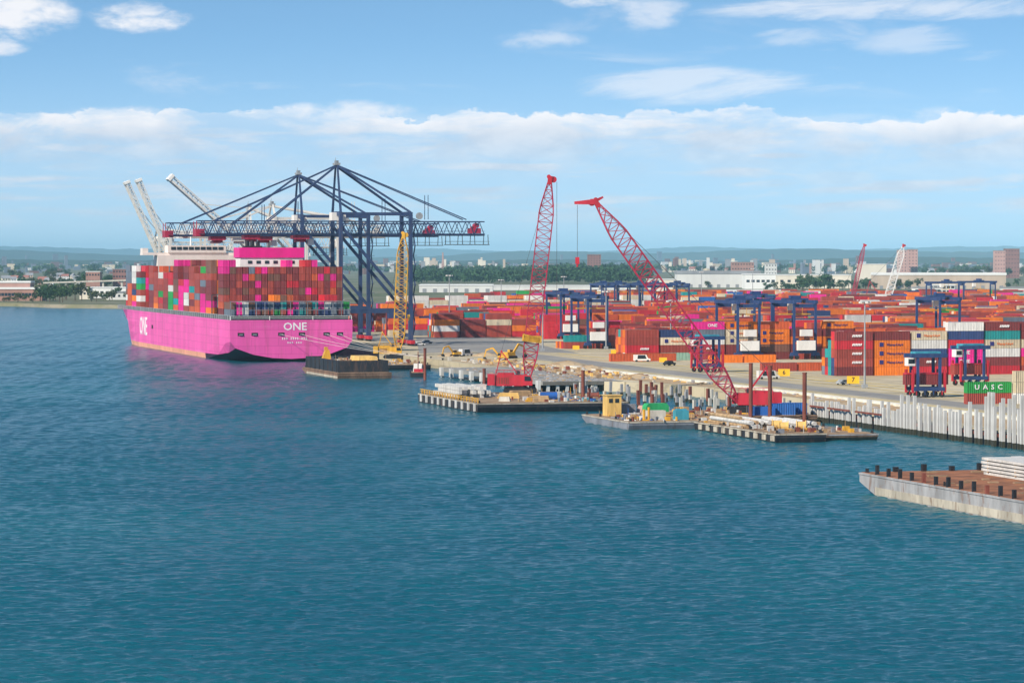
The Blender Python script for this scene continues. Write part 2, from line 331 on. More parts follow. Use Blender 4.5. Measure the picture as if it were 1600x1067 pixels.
# ------------------------------------------------------------------ mesh helpers
def tag(o, label=None, cat=None, group=None, kind=None):
    if label: o['label'] = label
    if cat: o['category'] = cat
    if group: o['group'] = group
    if kind: o['kind'] = kind
    return o
def empty(name, loc=(0, 0, 0), rz=0.0, label=None, cat=None, group=None):
    o = bpy.data.objects.new(name, None); COL.objects.link(o)
    o.location = loc; o.rotation_euler = (0, 0, rz)
    o.empty_display_size = 0.5
    return tag(o, label, cat, group)
class MB:
    def __init__(s): s.v = []; s.f = []; s.mi = []
    def poly(s, pts, mi=0):
        n = len(s.v); s.v += [tuple(p) for p in pts]; s.f.append(tuple(range(n, n + len(pts)))); s.mi.append(mi); return s
    def box(s, x0, x1, y0, y1, z0, z1, mi=0, top=None):
        """top=(dx,dy): the top face is drawn in by that much"""
        tx, ty = top or (0, 0)
        n = len(s.v)
        s.v += [(x0, y0, z0), (x1, y0, z0), (x1, y1, z0), (x0, y1, z0), (x0 + tx, y0 + ty, z1), (x1 - tx, y0 + ty, z1), (x1 - tx, y1 - ty, z1), (x0 + tx, y1 - ty, z1)]
        for q in ((3, 2, 1, 0), (4, 5, 6, 7), (0, 1, 5, 4), (1, 2, 6, 5), (2, 3, 7, 6), (3, 0, 4, 7)):
            s.f.append(tuple(n + i for i in q)); s.mi.append(mi)
        return s
    def bar(s, p, q, w, h=None, w2=None, caps=True, mi=0):
        """a square beam from p to q"""
        p = Vector(p); q = Vector(q); h = h or w; k = (w2 or w) / w
        d = (q - p).normalized()
        a = d.cross(Vector((0, 0, 1)))
        if a.length < 1e-3: a = Vector((1, 0, 0))
        a.normalize(); b = d.cross(a)
        n = len(s.v)
        for c, g in ((p, 1.0), (q, k)):
            for sx, sy in ((-1, -1), (1, -1), (1, 1), (-1, 1)):
                s.v.append(tuple(c + a * (sx * w * g / 2) + b * (sy * h * g / 2)))
        for i in range(4):
            j = (i + 1) % 4
            s.f.append((n + i, n + j, n + 4 + j, n + 4 + i)); s.mi.append(mi)
        if caps:
            s.f.append((n + 3, n + 2, n + 1, n)); s.f.append((n + 4, n + 5, n + 6, n + 7)); s.mi += [mi, mi]
        return s
    def tube(s, p, q, r, n=8, r2=None, mi=0):
        p = Vector(p); q = Vector(q); r2 = r if r2 is None else r2
        d = (q - p).normalized(); a = d.cross(Vector((0, 0, 1)))
        if a.length < 1e-3: a = Vector((1, 0, 0))
        a.normalize(); b = d.cross(a); k = len(s.v)
        for c, rr in ((p, r), (q, r2)):
            for i in range(n):
                t = 2 * math.pi * i / n
                s.v.append(tuple(c + a * (math.cos(t) * rr) + b * (math.sin(t) * rr)))
        for i in range(n):
            j = (i + 1) % n
            s.f.append((k + i, k + j, k + n + j, k + n + i)); s.mi.append(mi)
        s.f.append(tuple(k + i for i in reversed(range(n)))); s.f.append(tuple(k + n + i for i in range(n))); s.mi += [mi, mi]
        return s
    def prism(s, pts, y0, y1, mi=0, axis='y'):
        """a polygon in (x,z) pushed from y0 to y1 (axis 'x': polygon in (y,z); 'z': in (x,y))"""
        def mk(a, b, c):
            return (a, c, b) if axis == 'y' else ((c, a, b) if axis == 'x' else (a, b, c))
        k = len(s.v); n = len(pts)
        for c in (y0, y1): s.v += [mk(a, b, c) for a, b in pts]
        for i in range(n):
            j = (i + 1) % n
            s.f.append((k + i, k + j, k + n + j, k + n + i)); s.mi.append(mi)
        s.f.append(tuple(k + i for i in reversed(range(n)))); s.f.append(tuple(k + n + i for i in range(n))); s.mi += [mi, mi]
        return s
    def lattice(s, p, q, ws, n, rc, rd, up=(0, 1, 0)):
        """four-chord lattice from p to q; ws = widths at stations along it"""
        p = Vector(p); q = Vector(q); d = (q - p).normalized(); a = Vector(up); a = (a - d * a.dot(d)).normalized(); b = d.cross(a)
        def wid(t):
            k = t * (len(ws) - 1); i = min(int(k), len(ws) - 2); return ws[i] + (ws[i + 1] - ws[i]) * (k - i)
        rings = []
        for i in range(n + 1):
            t = i / n; c = p + (q - p) * t; w = wid(t) / 2
            rings.append([c + a * (sx * w) + b * (sy * w) for sx, sy in ((-1, -1), (1, -1), (1, 1), (-1, 1))])
        for i in range(n):
            for k in range(4):
                s.bar(rings[i][k], rings[i + 1][k], rc, caps=False)
                j = (k + 1) % 4
                s.bar(rings[i][k], rings[i + 1][j], rd, caps=False); s.bar(rings[i][j], rings[i + 1][k], rd, caps=False)
                s.bar(rings[i][k], rings[i][j], rd, caps=False)
        return s
    def mesh(s, name, mats):
        me = bpy.data.meshes.new(name); me.from_pydata(s.v, [], s.f)
        if not isinstance(mats, (list, tuple)): mats = [mats]
        for m in mats: me.materials.append(MATS[m] if isinstance(m, str) else m)
        if len(mats) > 1: me.polygons.foreach_set('material_index', s.mi)
        bm = bmesh.new(); bm.from_mesh(me); bmesh.ops.recalc_face_normals(bm, faces=bm.faces); bm.to_mesh(me); bm.free()
        me.update(); return me
    def build(s, name, mats, parent=None, **tg):
        o = bpy.data.objects.new(name, s.mesh(name, mats)); COL.objects.link(o)
        if parent: o.parent = parent
        return tag(o, **tg)
def children(o): return [c for c in bpy.data.objects if c.parent == o]
def copy_tree(o, parent=None, kids=None):
    if kids is None:
        kids = {}
        for c in bpy.data.objects:
            if c.parent: kids.setdefault(c.parent.name, []).append(c)
    c = o.copy(); COL.objects.link(c); c.parent = parent
    for ch in kids.get(o.name, []): copy_tree(ch, c, kids)
    return c
def text(name, s, size, loc, right, up, m, parent=None, depth=0.02, sx=1.0, space=1.0):
    cu = bpy.data.curves.new(name, 'FONT'); cu.body = s; cu.size = size; cu.align_x = 'CENTER'; cu.align_y = 'CENTER'
    cu.extrude = depth; cu.space_character = space; cu.resolution_u = 2; cu.offset = 0.012 * size
    tmp = bpy.data.objects.new('tmp_text', cu); COL.objects.link(tmp)
    dg = bpy.context.evaluated_depsgraph_get(); me = bpy.data.meshes.new_from_object(tmp.evaluated_get(dg))
    bpy.data.objects.remove(tmp); bpy.data.curves.remove(cu)
    r = Vector(right).normalized(); u = Vector(up).normalized(); w = r.cross(u)
    M = Matrix((r * sx, u, w)).transposed().to_4x4(); M.translation = Vector(loc)
    me.transform(M); me.materials.clear(); me.materials.append(MATS[m])
    o = bpy.data.objects.new(name, me); COL.objects.link(o); o.parent = parent
    return o
ORD = ['first', 'second', 'third', 'fourth', 'fifth', 'sixth', 'seventh', 'eighth', 'ninth', 'tenth', 'eleventh', 'twelfth', 'thirteenth', 'fourteenth', 'fifteenth',
       'sixteenth', 'seventeenth', 'eighteenth', 'nineteenth', 'twentieth']
def ordn(i):
    if i < 20: return ORD[i]
    n = i + 1
    return '%d%s' % (n, 'th' if 10 < n % 100 < 14 else {1: 'st', 2: 'nd', 3: 'rd'}.get(n % 10, 'th'))

#@@SETTING
def sheet(name, pts, z, m, skirt=0.0, kind='structure', **tg):
    b = MB(); b.poly([(x, y, z) for x, y in pts])
    if skirt:
        n = len(pts)
        for i in range(n):
            a, c = pts[i], pts[(i + 1) % n]
            b.poly([(a[0], a[1], z), (a[0], a[1], z - skirt), (c[0], c[1], z - skirt), (c[0], c[1], z)])
    return b.build(name, m, kind=kind, **tg)
def water_surface():
    """harbour water: a chop of many small waves in view, level sheet beyond"""
    rw = np.random.RandomState(5)
    d = [255.0]
    while d[-1] < 2950: d.append(d[-1] + 0.00118 * d[-1])
    d = np.array(d); nc = 330; ang = np.linspace(-0.192, 0.192, nc)
    Dg, Ag = np.meshgrid(d, ang, indexing='ij'); xc = Dg * Ag
    X = xc * math.cos(TH) + Dg * math.sin(TH); Y = -xc * math.sin(TH) + Dg * math.cos(TH)
    cell = 0.00118 * Dg; Z = np.zeros_like(X)
    gust = np.zeros_like(X)
    for _ in range(7):
        a, L = rw.uniform(0, 6.28), rw.uniform(60, 320); gust += np.sin((X * math.cos(a) + Y * math.sin(a)) * 6.283 / L + rw.uniform(0, 6.28))
    gust = 0.95 + 0.06 * gust
    for i in range(54):
        L = 0.85 * (7.0 ** (rw.uniform(0, 1) ** 1.25)); a = -TH + math.pi / 2 + rw.normal(0, 0.55)
        k = 6.283 / L; s = 0.046 * (1.0 if L < 3 else 0.68)
        fade = np.clip((L / cell - 1.7) / 1.8, 0, 1)
        ph = (X * math.cos(a) + Y * math.sin(a)) * k + rw.uniform(0, 6.28)
        Z += (s / k) * np.sin(ph + 0.35 * np.sin(ph)) * fade
    Z *= gust
    nr = len(d); idx = np.arange(nr * nc).reshape(nr, nc)
    q = np.stack([idx[:-1, :-1], idx[:-1, 1:], idx[1:, 1:], idx[1:, :-1]], -1).reshape(-1, 4)
    co = np.stack([X, Y, Z], -1).reshape(-1, 3)
    # level water all round, well below the troughs
    n0 = len(co); co = np.vstack([co, [(-25000, -2500, -0.6), (600, -2500, -0.6), (600, 2700, -0.6), (-25000, 26000, -0.6)]]); q = np.vstack([q, [n0, n0 + 1, n0 + 2, n0 + 3]])
    me = bpy.data.meshes.new('water'); me.vertices.add(len(co)); me.vertices.foreach_set('co', co.ravel())
    me.loops.add(q.size); me.loops.foreach_set('vertex_index', q.ravel().astype(np.int32))
    me.polygons.add(len(q)); me.polygons.foreach_set('loop_start', np.arange(0, q.size, 4, dtype=np.int32)); me.polygons.foreach_set('use_smooth', np.ones(len(q), dtype=bool))
    me.update(calc_edges=True); me.materials.append(MATS['water'])
    o = bpy.data.objects.new('water', me); COL.objects.link(o); tag(o, kind='structure')
water_surface()
def xy(v): return (v.x, v.y)
QX = 280.0                                                     # the quay face
shore = [xy(CD(-9000, 2900)), xy(CD(-1500, 2720))] + [xy(G(x, y, 2.0)) for x, y in ((-60, 474), (30, 475), (75, 477), (120, 477.5), (170, 478), (215, 479), (300, 480), (360, 482))]
sheet('far_land', shore + [(560, 2350), (300, 1850), (300, 100), (25000, 100), (25000, 47000), (-25000, 47000)], 2.8, 'far_land', 4.0)
b = MB()
for i in range(1, len(shore) - 1):
    a, c = shore[i], shore[i + 1]
    b.poly([(a[0], a[1], 2.83), (c[0], c[1], 2.83), (c[0] + 2, c[1] - 12, -0.3), (a[0] + 2, a[1] - 12, -0.3)])
b.build('shore_beach', 'beach', kind='structure')
sheet('terminal_yard', [(QX, 1038), (QX, 1850), (330, 1900), (760, 2700), (1500, 2700), (1500, 300), (QX + 1.5, 300), (QX + 1.5, 745), (296, 752), (296, 850), (285, 900), (QX, 905)], 3.0, 'yard_ground', 5.0)
# asphalt roads on the apron and the construction ground
sheet('apron_road', [(316, 300), (327, 300), (329, 1000), (340, 1300), (344, 1800), (322, 1800), (317, 1000)], 3.02, 'asphalt')
sheet('side_road', [xy(G(655, 552)), xy(G(650, 527)), xy(G(740, 524)), xy(G(830, 536)), xy(G(905, 552)), xy(G(780, 548))], 3.04, 'asphalt')
for x0 in (285.0, 315.5):
    for dx in (-0.45, 0.25): sheet('crane_rail', [(x0 + dx, 1040), (x0 + dx + 0.2, 1040), (x0 + dx + 0.2, 1848), (x0 + dx, 1848)], 3.012, 'barge_black')
sheet('dirt_ground', [(287, 560), (300, 560), (303, 760), (305, 950), (302, 1110), (283, 1110), (285, 960), (297, 860), (297, 752), (285, 740)], 3.035, 'dirt')
b = MB(); b.box(304.0, 307.0, 420, 1035, 2.9, 3.55); b.build('kerb_wall', 'paint_white', kind='structure')
for x0, w, y0, y1 in ((311.5, 0.9, 420, 1150), (345.2, 1.2, 640, 1180), (337.6, 0.5, 500, 1150), (352.0, 0.8, 700, 1040)):
    sheet('lane_marking', [(x0, y0), (x0 + w, y0), (x0 + w, y1), (x0, y1)], 3.045, 'paint_yellow')
for i in range(7):
    y0 = 640 + i * 62
    sheet('hatched_marking', [(346, y0), (360, y0 + 3), (360, y0 + 9), (346, y0 + 6)], 3.05, 'paint_yellow')

# concrete wharf deck on piles
wd = empty('wharf_deck', (260, 905, 0), 0, 'grey concrete wharf deck on white piles beside the red crane barge', 'wharf')
DY = 128
MB().box(0.6, 26, 0, DY, 2.0, 3.1).build('deck_slab', 'new_deck', wd)
for i in range(10):
    y = 2 + i * 13.2
    MB().box(-0.4, 0.55, y, y + 2.6, 0.5, 3.35).build('pile_cap', 'pile_white', wd)
    p = MB().box(-0.1, 1.0, y + 0.7, y + 1.9, -4, 0.48).build('pile', 'pile_white', wd)
for i in range(8):
    MB().box(2 + i * 3.0, 2.9 + i * 3.0, 0.3, 1.2, -4, 1.98).build('pile', 'pile_white', wd)
rb = random.Random(12)
b = MB()
for i in range(240):                                           # building material and rubble strewn on the deck
    x = rb.uniform(1.5, 26); y = rb.uniform(0, DY) if rb.random() < 0.4 else rb.uniform(0, 60); w = rb.uniform(0.3, 1.6); l = rb.uniform(0.3, 1.4); h = rb.uniform(0.06, 0.3)
    b.box(x, x + w, y, y + l, 3.08, 3.1 + h, rb.choice([0, 0, 0, 1, 2, 3]), top=(w * 0.2, l * 0.2))
b.build('rubble', ['barge_weathered', 'timber', 'deck_brown', 'barge_grey'], None, label='loose rubble and building material strewn over the grey wharf deck', cat='rubble', kind='stuff').location = (260, 905, 0)
b = MB()
for i in range(420):
    y = rb.uniform(700, 1110); x = rb.uniform(285, 303); w = rb.uniform(0.3, 1.8); l = rb.uniform(0.4, 2.2); h = rb.uniform(0.05, 0.32)
    if 740 < y < 912 and x < 299: continue
    b.box(x, x + w, y, y + l, 3.0, 3.04 + h, rb.choice([0, 0, 1, 2, 3]), top=(w * 0.3, l * 0.3))
for i in range(200):                                           # bars, timbers, crates and barriers of the building site
    y = rb.uniform(860, 1110); x = rb.uniform(282, 303); k = rb.random()
    if y < 912 and x < 298: continue
    if k < 0.4: b.bar((x, y, 3.2), (x + rb.uniform(-1, 1), y + rb.uniform(-7, 7), 3.25 + rb.uniform(0, 0.5)), rb.uniform(0.15, 0.4), mi=rb.choice([2, 3, 4, 5]))
    elif k < 0.6: b.box(x, x + 0.5, y, y + 2.4, 3.0, 3.9, rb.choice([0, 4, 5]), top=(0.12, 0))
    else: b.box(x, x + rb.uniform(0.6, 2), y, y + rb.uniform(0.6, 2.5), 3.0, 3.1 + rb.uniform(0.3, 1.3), rb.choice([2, 3, 4, 5, 6]))
b.build('construction_rubble', ['barge_weathered', 'dirt', 'deck_brown', 'timber', 'tan_box', 'concrete', 'spud_rust'], None, label='rubble and timber strewn along the dirt strip beside the quay road', cat='rubble', kind='stuff')

# hills
def hills(D, hmin, hmax, name, seed, x0=-6000, x1=7000):
    rr = random.Random(seed); ph = [(rr.uniform(0.0003, 0.0035) * (20000 / D) ** 0.5, rr.uniform(0, 6.28), rr.uniform(0.3, 1)) for _ in range(7)]
    b = MB(); N = 320; prof = []
    for i in range(N + 1):
        x = x0 + (x1 - x0) * i / N
        h = sum(a * math.sin(x * k + p) for k, p, a in ph) / sum(a for _, _, a in ph)
        prof.append((x, hmin + (hmax - hmin) * (0.5 + 0.5 * h) + rr.uniform(-0.00018, 0.00018) * D))
    rows = []
    for dd, k in ((-1800, 0.0), (-900, 0.45), (-300, 0.85), (0, 1.0), (900, 0.6), (1800, 0.0)):
        rows.append([CD(x, D + dd, 2.0 + h * k) for x, h in prof])
    for r_ in range(5):
        for i in range(N): b.poly([rows[r_][i], rows[r_][i + 1], rows[r_ + 1][i + 1], rows[r_ + 1][i]])
    b.build(name, 'forest_hill', kind='structure')
hills(40000, 95, 255, 'hills', 3, -15000, 15000)
hills(24000, 25, 150, 'low_hills', 8, -10000, 10000)
hills(15000, 4, 62, 'near_hills', 15, -7000, 7000)

# even pale air over the whole place
hb = MB().box(-26000, 30000, -2600, 47500, -8, 262)
hm = bpy.data.materials.new('haze_air'); hm.use_nodes = True
ht = NT(hm.node_tree)
for n in list(ht.n): ht.n.remove(n)
pv = ht.node('ShaderNodeVolumePrincipled'); pv.inputs['Color'].default_value = (0.42, 0.77, 1.0, 1); pv.inputs['Density'].default_value = 3.3e-5; pv.inputs['Anisotropy'].default_value = -0.4
ho = ht.node('ShaderNodeOutputMaterial'); ht.l.new(pv.outputs[0], ho.inputs['Volume'])
MATS['haze_air'] = hm
hb.build('haze', 'haze_air', kind='stuff', label='pale blue summer haze over the harbour', cat='haze')

#@@SHIP
# ------------------------------------------------------------------ containers: colours, shared meshes
CC = {'maroon': (0.22, 0.035, 0.035), 'brick red': (0.38, 0.060, 0.040), 'red': (0.58, 0.020, 0.035), 'orange': (0.84, 0.195, 0.012), 'orange red': (0.62, 0.105, 0.030),
      'magenta': (0.80, 0.012, 0.265), 'white': (0.74, 0.72, 0.69), 'cream': (0.72, 0.60, 0.42), 'navy': (0.028, 0.055, 0.17), 'blue': (0.02, 0.12, 0.40),
      'teal': (0.015, 0.31, 0.31), 'green': (0.02, 0.33, 0.06), 'slate': (0.16, 0.19, 0.24), 'pale green': (0.32, 0.52, 0.40), 'brown': (0.20, 0.085, 0.055), 'yellow': (0.75, 0.40, 0.03)}
def container_mesh(L, H, W=2.44):
    bm = bmesh.new(); bmesh.ops.create_cube(bm, size=1.0)
    bmesh.ops.scale(bm, vec=(L, W, H), verts=bm.verts); bmesh.ops.translate(bm, vec=(0, 0, H / 2), verts=bm.verts)
    bm.faces.ensure_lookup_table()
    fs = [f for f in bm.faces if f.normal.z > -0.5]
    bmesh.ops.inset_individual(bm, faces=fs, thickness=0.13, depth=-0.07)
    me = bpy.data.meshes.new('container_body'); bm.to_mesh(me); bm.free(); me.materials.append(MATS['container']); return me
CH = 2.80
CM40 = container_mesh(12.15, CH - 0.04); CM20 = container_mesh(6.06, CH - 0.04)
SH = 2.75
SM40 = container_mesh(12.15, SH - 0.04, 2.40)
def container(mesh, x, y, z, col, label, group, rz=0.0):
    o = bpy.data.objects.new('shipping_container', mesh); COL.objects.link(o)
    o.location = (x, y, z); o.rotation_euler = (0, 0, rz)
    k = rnd.uniform(0.82, 1.12); c = CC[col]
    o.color = (min(1, c[0] * k), min(1, c[1] * k), min(1, c[2] * k), 1)
    return tag(o, label, 'container', group)
class Mass:
    """many boxes, one mesh, each with its own colour"""
    def __init__(s): s.v = []; s.f = []; s.c = []
    def add(s, x0, x1, y0, y1, z0, z1, col, r=rnd):
        n = len(s.v); k = r.uniform(0.82, 1.12); c = CC[col]; c = (c[0] * k, c[1] * k, c[2] * k, 1)
        s.v += [(x0, y0, z0), (x1, y0, z0), (x1, y1, z0), (x0, y1, z0), (x0, y0, z1), (x1, y0, z1), (x1, y1, z1), (x0, y1, z1)]
        for q in ((4, 5, 6, 7), (0, 1, 5, 4), (1, 2, 6, 5), (2, 3, 7, 6), (3, 0, 4, 7)):
            s.f.append(tuple(n + i for i in q)); s.c.append(c)
    def build(s, name, **tg):
        me = bpy.data.meshes.new(name); me.from_pydata(s.v, [], s.f); me.materials.append(MATS['container_mass'])
        at = me.attributes.new('Col', 'FLOAT_COLOR', 'FACE'); at.data.foreach_set('color', [k for c in s.c for k in c])
        o = bpy.data.objects.new(name, me); COL.objects.link(o); return tag(o, **tg)

# ------------------------------------------------------------------ the container ship (bow at +Y)
SX, SY = 243.2, 1199.0
ship = empty('container_ship', (SX, SY, 0), 0, 'huge pink container ship moored stern towards us under the blue gantry cranes', 'ship')
ship.scale = (0.955, 0.925, 1.0)
def st(y, pts): return [(y, a, z) for a, z in pts]
FULL = [(25.5, 16.3), (25.5, 11), (25.5, 6), (25.5, 2.0), (25.2, -0.5), (22, -4), (0, -6)]
stations = [st(0, [(25.5, 16.3), (25.5, 12), (25.3, 8), (23.2, 5.4), (16, 2.9), (8, 1.5), (0, 1.1)]),
            st(12, [(25.5, 16.3), (25.5, 12), (25.4, 7), (23.8, 3.4), (17, 1.0), (8, -0.5), (0, -0.8)]),
            st(30, [(25.5, 16.3), (25.5, 12), (25.5, 6.5), (25.1, 2.2), (21, -0.8), (10, -2.5), (0, -3)]),
            st(60, FULL), st(100, FULL), st(180, FULL), st(255, FULL),
            st(290, [(25.4, 16.5), (25.1, 11), (24.4, 6), (23.6, 2.0), (23, -0.5), (20, -4), (0, -6)]),
            st(318, [(24.0, 17.2), (21.6, 11.5), (18.6, 6), (16.2, 2.0), (15.2, -0.5), (13, -4), (0, -6)]),
            [(340, 18.6, 18.2), (338, 14.2, 12), (336, 10.2, 6), (334, 7.6, 2), (334, 6.8, -0.5), (334, 5.5, -4), (334, 0, -6)],
            [(355, 10.4, 19.0), (351, 6.6, 12.5), (347, 3.6, 6.2), (345, 2.4, 2), (344.5, 2.2, -0.5), (344, 2, -4), (344, 0, -6)],
            [(365.5, 0.5, 19.8), (360.5, 0.4, 13), (355.5, 0.35, 6.5), (352.5, 0.3, 2), (352, 0.3, -0.5), (351, 0.3, -4), (351, 0, -6)]]
b = MB()
for side in (-1, 1):
    for i in range(len(stations) - 1):
        A, Bs = stations[i], stations[i + 1]
        for k in range(6):
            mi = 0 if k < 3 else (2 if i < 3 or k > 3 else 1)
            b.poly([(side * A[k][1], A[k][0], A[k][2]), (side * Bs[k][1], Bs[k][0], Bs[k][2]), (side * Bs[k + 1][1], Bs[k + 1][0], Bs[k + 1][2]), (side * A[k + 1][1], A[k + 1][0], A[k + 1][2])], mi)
T = stations[0]
b.poly([(-p[1], 0, p[2]) for p in T] + [(p[1], 0, p[2]) for p in reversed(T[:-1])], 0)
for i in range(len(stations) - 1):
    A, Bs = stations[i][0], stations[i + 1][0]
    b.poly([(-A[1], A[0], A[2]), (A[1], A[0], A[2]), (Bs[1], Bs[0], Bs[2]), (-Bs[1], Bs[0], Bs[2])], 3)
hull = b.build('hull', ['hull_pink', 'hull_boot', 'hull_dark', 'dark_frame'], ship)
# bulwark rail along the sheer, toothed by the lashing posts
b = MB()
for i in range(64):
    y = 2 + i * 5.1
    for s in (-1, 1): b.box(s * 25.1 - 0.25, s * 25.1 + 0.25, y, y + 1.1, 16.3, 17.9)
for s in (-1, 1): b.box(s * 25.1 - 0.15, s * 25.1 + 0.15, 1, 322, 17.9, 18.15)
b.build('lashing_posts', 'grey_steel', ship)
b = MB(); b.box(-24, 24, 1.0, 31, 16.3, 17.7); b.box(-24, 24, 47, 231, 16.3, 17.7); b.box(-23.4, 23.4, 248, 322, 16.3, 17.7)
b.build('hatch_coaming', 'dark_frame', ship)
# stern marks
text('lettering', 'ONE', 4.2, (1.5, -0.04, 13.6), (1, 0, 0), (0, 0, 1), 'logo_white', hull, 0.05, 1.12)
text('lettering', 'ONE', 11.5, (-25.56, 236, 9.2), (0, -1, 0), (0, 0, 1), 'logo_white', hull, 0.05, 0.98)
b = MB()
rr = random.Random(4)
for z, n, h in ((8.6, 12, 0.9), (7.1, 7, 0.7)):
    x = 1.5 - n * 0.45
    for i in range(n):
        if i not in (3, 8): b.box(x, x + 0.28, -0.06, 0.02, z, z + h); b.box(x, x + 0.55, -0.065, 0.02, z + h * 0.4, z + h * 0.62)
        x += 0.9
b.build('name_line', 'logo_white', hull, kind='stuff')
for x in (-21.0, -15.3, -4.3, 4.3, 14.6, 20.2):
    f = MB().box(x - 1.3, x + 1.3, -0.10, 0.3, 10.2, 11.4).build('fairlead', 'black_steel', ship)
    MB().tube((x - 0.8, -0.35, 10.6), (x + 0.8, -0.35, 10.6), 0.22, 6).build('roller', 'grey_steel', f)
MB().box(-25.62, -25.4, 206, 210, 9.0, 10.6).build('pilot_door', 'hull_dark', ship)
# funnel casing
fc = MB().box(-15.2, 11.4, 33, 45.5, 16.3, 41.0).build('funnel_casing', 'white_paint', ship)
MB().box(-15.7, 11.9, 32.5, 46, 40.6, 44.6).build('funnel_band', 'magenta', fc)
b = MB()
for x in (-11.2, -9.0, -6.6): b.tube((x, 39, 44.5), (x, 39, 47.4), 0.85, 10)
b.box(-12.8, -5.2, 36.5, 42, 44.5, 45.3); b.build('exhaust_pipes', 'black_steel', fc)
for i in range(6): MB().box(-12 + i * 3.6, -10.2 + i * 3.6, 32.85, 33.1, 38.2, 39.4).build('vent', 'glass_dark', fc)
# deckhouse with the bridge wings
dh = MB().box(-19, 19, 233, 246, 16.3, 41.8).build('deckhouse', 'ship_white', ship)
br = MB().box(-26, 26, 234, 243, 41.8, 43.0).box(-14, 14, 233.2, 244, 42.9, 46.2).box(-26, -23.4, 234.5, 242, 43, 45).box(23.4, 26, 234.5, 242, 43, 45).build('bridge', 'ship_white', dh)
for i in range(9): MB().box(-12.6 + i * 2.85, -10.3 + i * 2.85, 233.05, 233.3, 44.3, 45.6).build('bridge_window', 'glass_dark', br) if False else MB().box(-12.6 + i * 2.85, -10.3 + i * 2.85, 233.0, 233.3, 44.3, 45.6).build('bridge_window', 'glass_dark', dh)
MB().tube((-2, 240, 46), (-2, 240, 55), 0.35, 8, 0.2).bar((-5, 240, 51.5), (1, 240, 51.5), 0.3).bar((-4, 240, 53.4), (0, 240, 53.4), 0.3).build('radar_mast', 'white_paint', dh)
MB().tube((0, 352, 18.5), (0, 352, 31), 0.35, 8, 0.2).build('foremast', 'white_paint', ship)
# lashing bridges between the bays
bays = [(3.2, 2), (17.6, 7)] + [(48.2 + 14.6 * i, 0) for i in range(12)] + [(249.5 + 14.6 * i, 0) for i in range(5)]
for i in range(12):
    y = 46.6 + 14.6 * i
    b = MB()
    for x in [-24.8 + k * 5.05 for k in range(10)] + [24.6]: b.box(x - 0.2, x + 0.2, y, y + 0.8, 17.7, 25.5)
    b.box(-25, 25, y, y + 0.9, 25.5, 25.8)
    b.build('lashing_bridge', 'dark_frame', ship)
b = MB()
for x in [-24.9 + k * 3.55 for k in range(15)]: b.box(x - 0.11, x + 0.11, 1.6, 2.0, 16.3, 23.4)
b.box(-25.2, 25.2, 1.5, 2.3, 23.4, 23.65); b.box(-25.2, 25.2, 1.5, 1.9, 20.0, 20.2)
b.build('lashing_bridge', 'barge_grey', ship)
b = MB()
for x in (-25.2, -9, 9, 25.2): b.box(x - 0.12, x + 0.12, 0.3, 0.6, 16.3, 17.8)
b.box(-25.2, 25.2, 0.35, 0.5, 17.7, 17.85); b.box(-25.2, 25.2, 0.35, 0.5, 17.0, 17.12)
b.build('stern_rail', 'white_paint', ship)

# cargo: one container per slot; the ones that show largest are things of their own
STERN = ['maroon'] * 12 + ['brick red'] * 9 + ['magenta'] * 4 + ['brown'] * 5 + ['slate'] + ['red'] * 2 + ['orange red']
PORT = ['orange red'] * 6 + ['brick red'] * 9 + ['maroon'] * 10 + ['orange'] * 4 + ['magenta'] * 3 + ['white'] * 2 + ['slate'] * 2 + ['teal', 'green', 'navy', 'brown', 'brown', 'red', 'red']
LOW = ['navy'] * 3 + ['slate'] * 4 + ['maroon'] * 4 + ['green', 'teal', 'brown', 'brown', 'magenta', 'white', 'brick red']
rs = random.Random(21)
mass = Mass(); n_ship = 0; ROWS = 19; PX = 2.52
GS = 'containers stacked on the ship'
for bi, (y0, tiers) in enumerate(bays):
    rows = ROWS if y0 < 285 else (18 if y0 < 300 else 15)
    y0 = y0 * 0.925
    base_t = tiers or rs.choice([6, 7, 7, 7, 7])
    for r_ in range(rows):
        x = -rows * PX / 2 + PX / 2 + r_ * PX
        if bi == 0: nt = 2 + (1 if r_ in (7, 8, 9, 15, 16) else 0)
        elif bi == 1: nt = 7 + (1 if r_ in (0, 1, 10, 13, 14) else 0)
        else: nt = max(4, base_t + rs.choice([0, 0, 0, 0, -1, 1 if base_t < 8 else 0]) - (1 if r_ == 0 and rs.random() < 0.3 else 0))
        if 229 < y0: nt = min(nt, 7 if y0 < 278 else 5)
        for t in range(nt):
            stern_face = bi == 1 or (bi == 0 and True)
            if bi > 1 and r_ > 2 and t < nt - 2: continue            # walled in, never seen
            col = rs.choice(STERN if bi == 1 else (LOW if bi == 0 else PORT))
            if bi > 1 and t and rs.random() < 0.45: col = lastc
            lastc = col
            if bi == 0 and t == 2: col = {7: 'orange', 8: 'brown', 9: 'orange red', 15: 'red', 16: 'red'}[r_]
            if bi == 1 and t == 7: col = 'magenta' if r_ != 13 else 'red'
            z = 17.75 + t * SH
            single = bi == 1
            if single and n_ship < 145:
                n_ship += 1
                if bi == 0: lab = '%s container end, %s from left, %s tier, lowest row at ship stern' % (col, ordn(r_), ordn(t))
                elif bi == 1: lab = '%s container end, %s column from left, %s tier, tall wall at ship stern' % (col, ordn(r_), ordn(t))
                else: lab = '%s container, %s tier, port edge of %s bay ahead of ship funnel' % (col, ordn(t), ordn(bi - 2))
                container(SM40, SX + x, SY + y0 + 6.1, z, col, lab, GS, R(90))
            else:
                mass.add(SX + x - 1.2, SX + x + 1.2, SY + y0, SY + y0 + 12.15, z, z + SH - 0.05, col, rs)
mass.build('ship_cargo_containers', label='remaining containers stacked in the bays along the pink ship', cat='containers', kind='stuff')
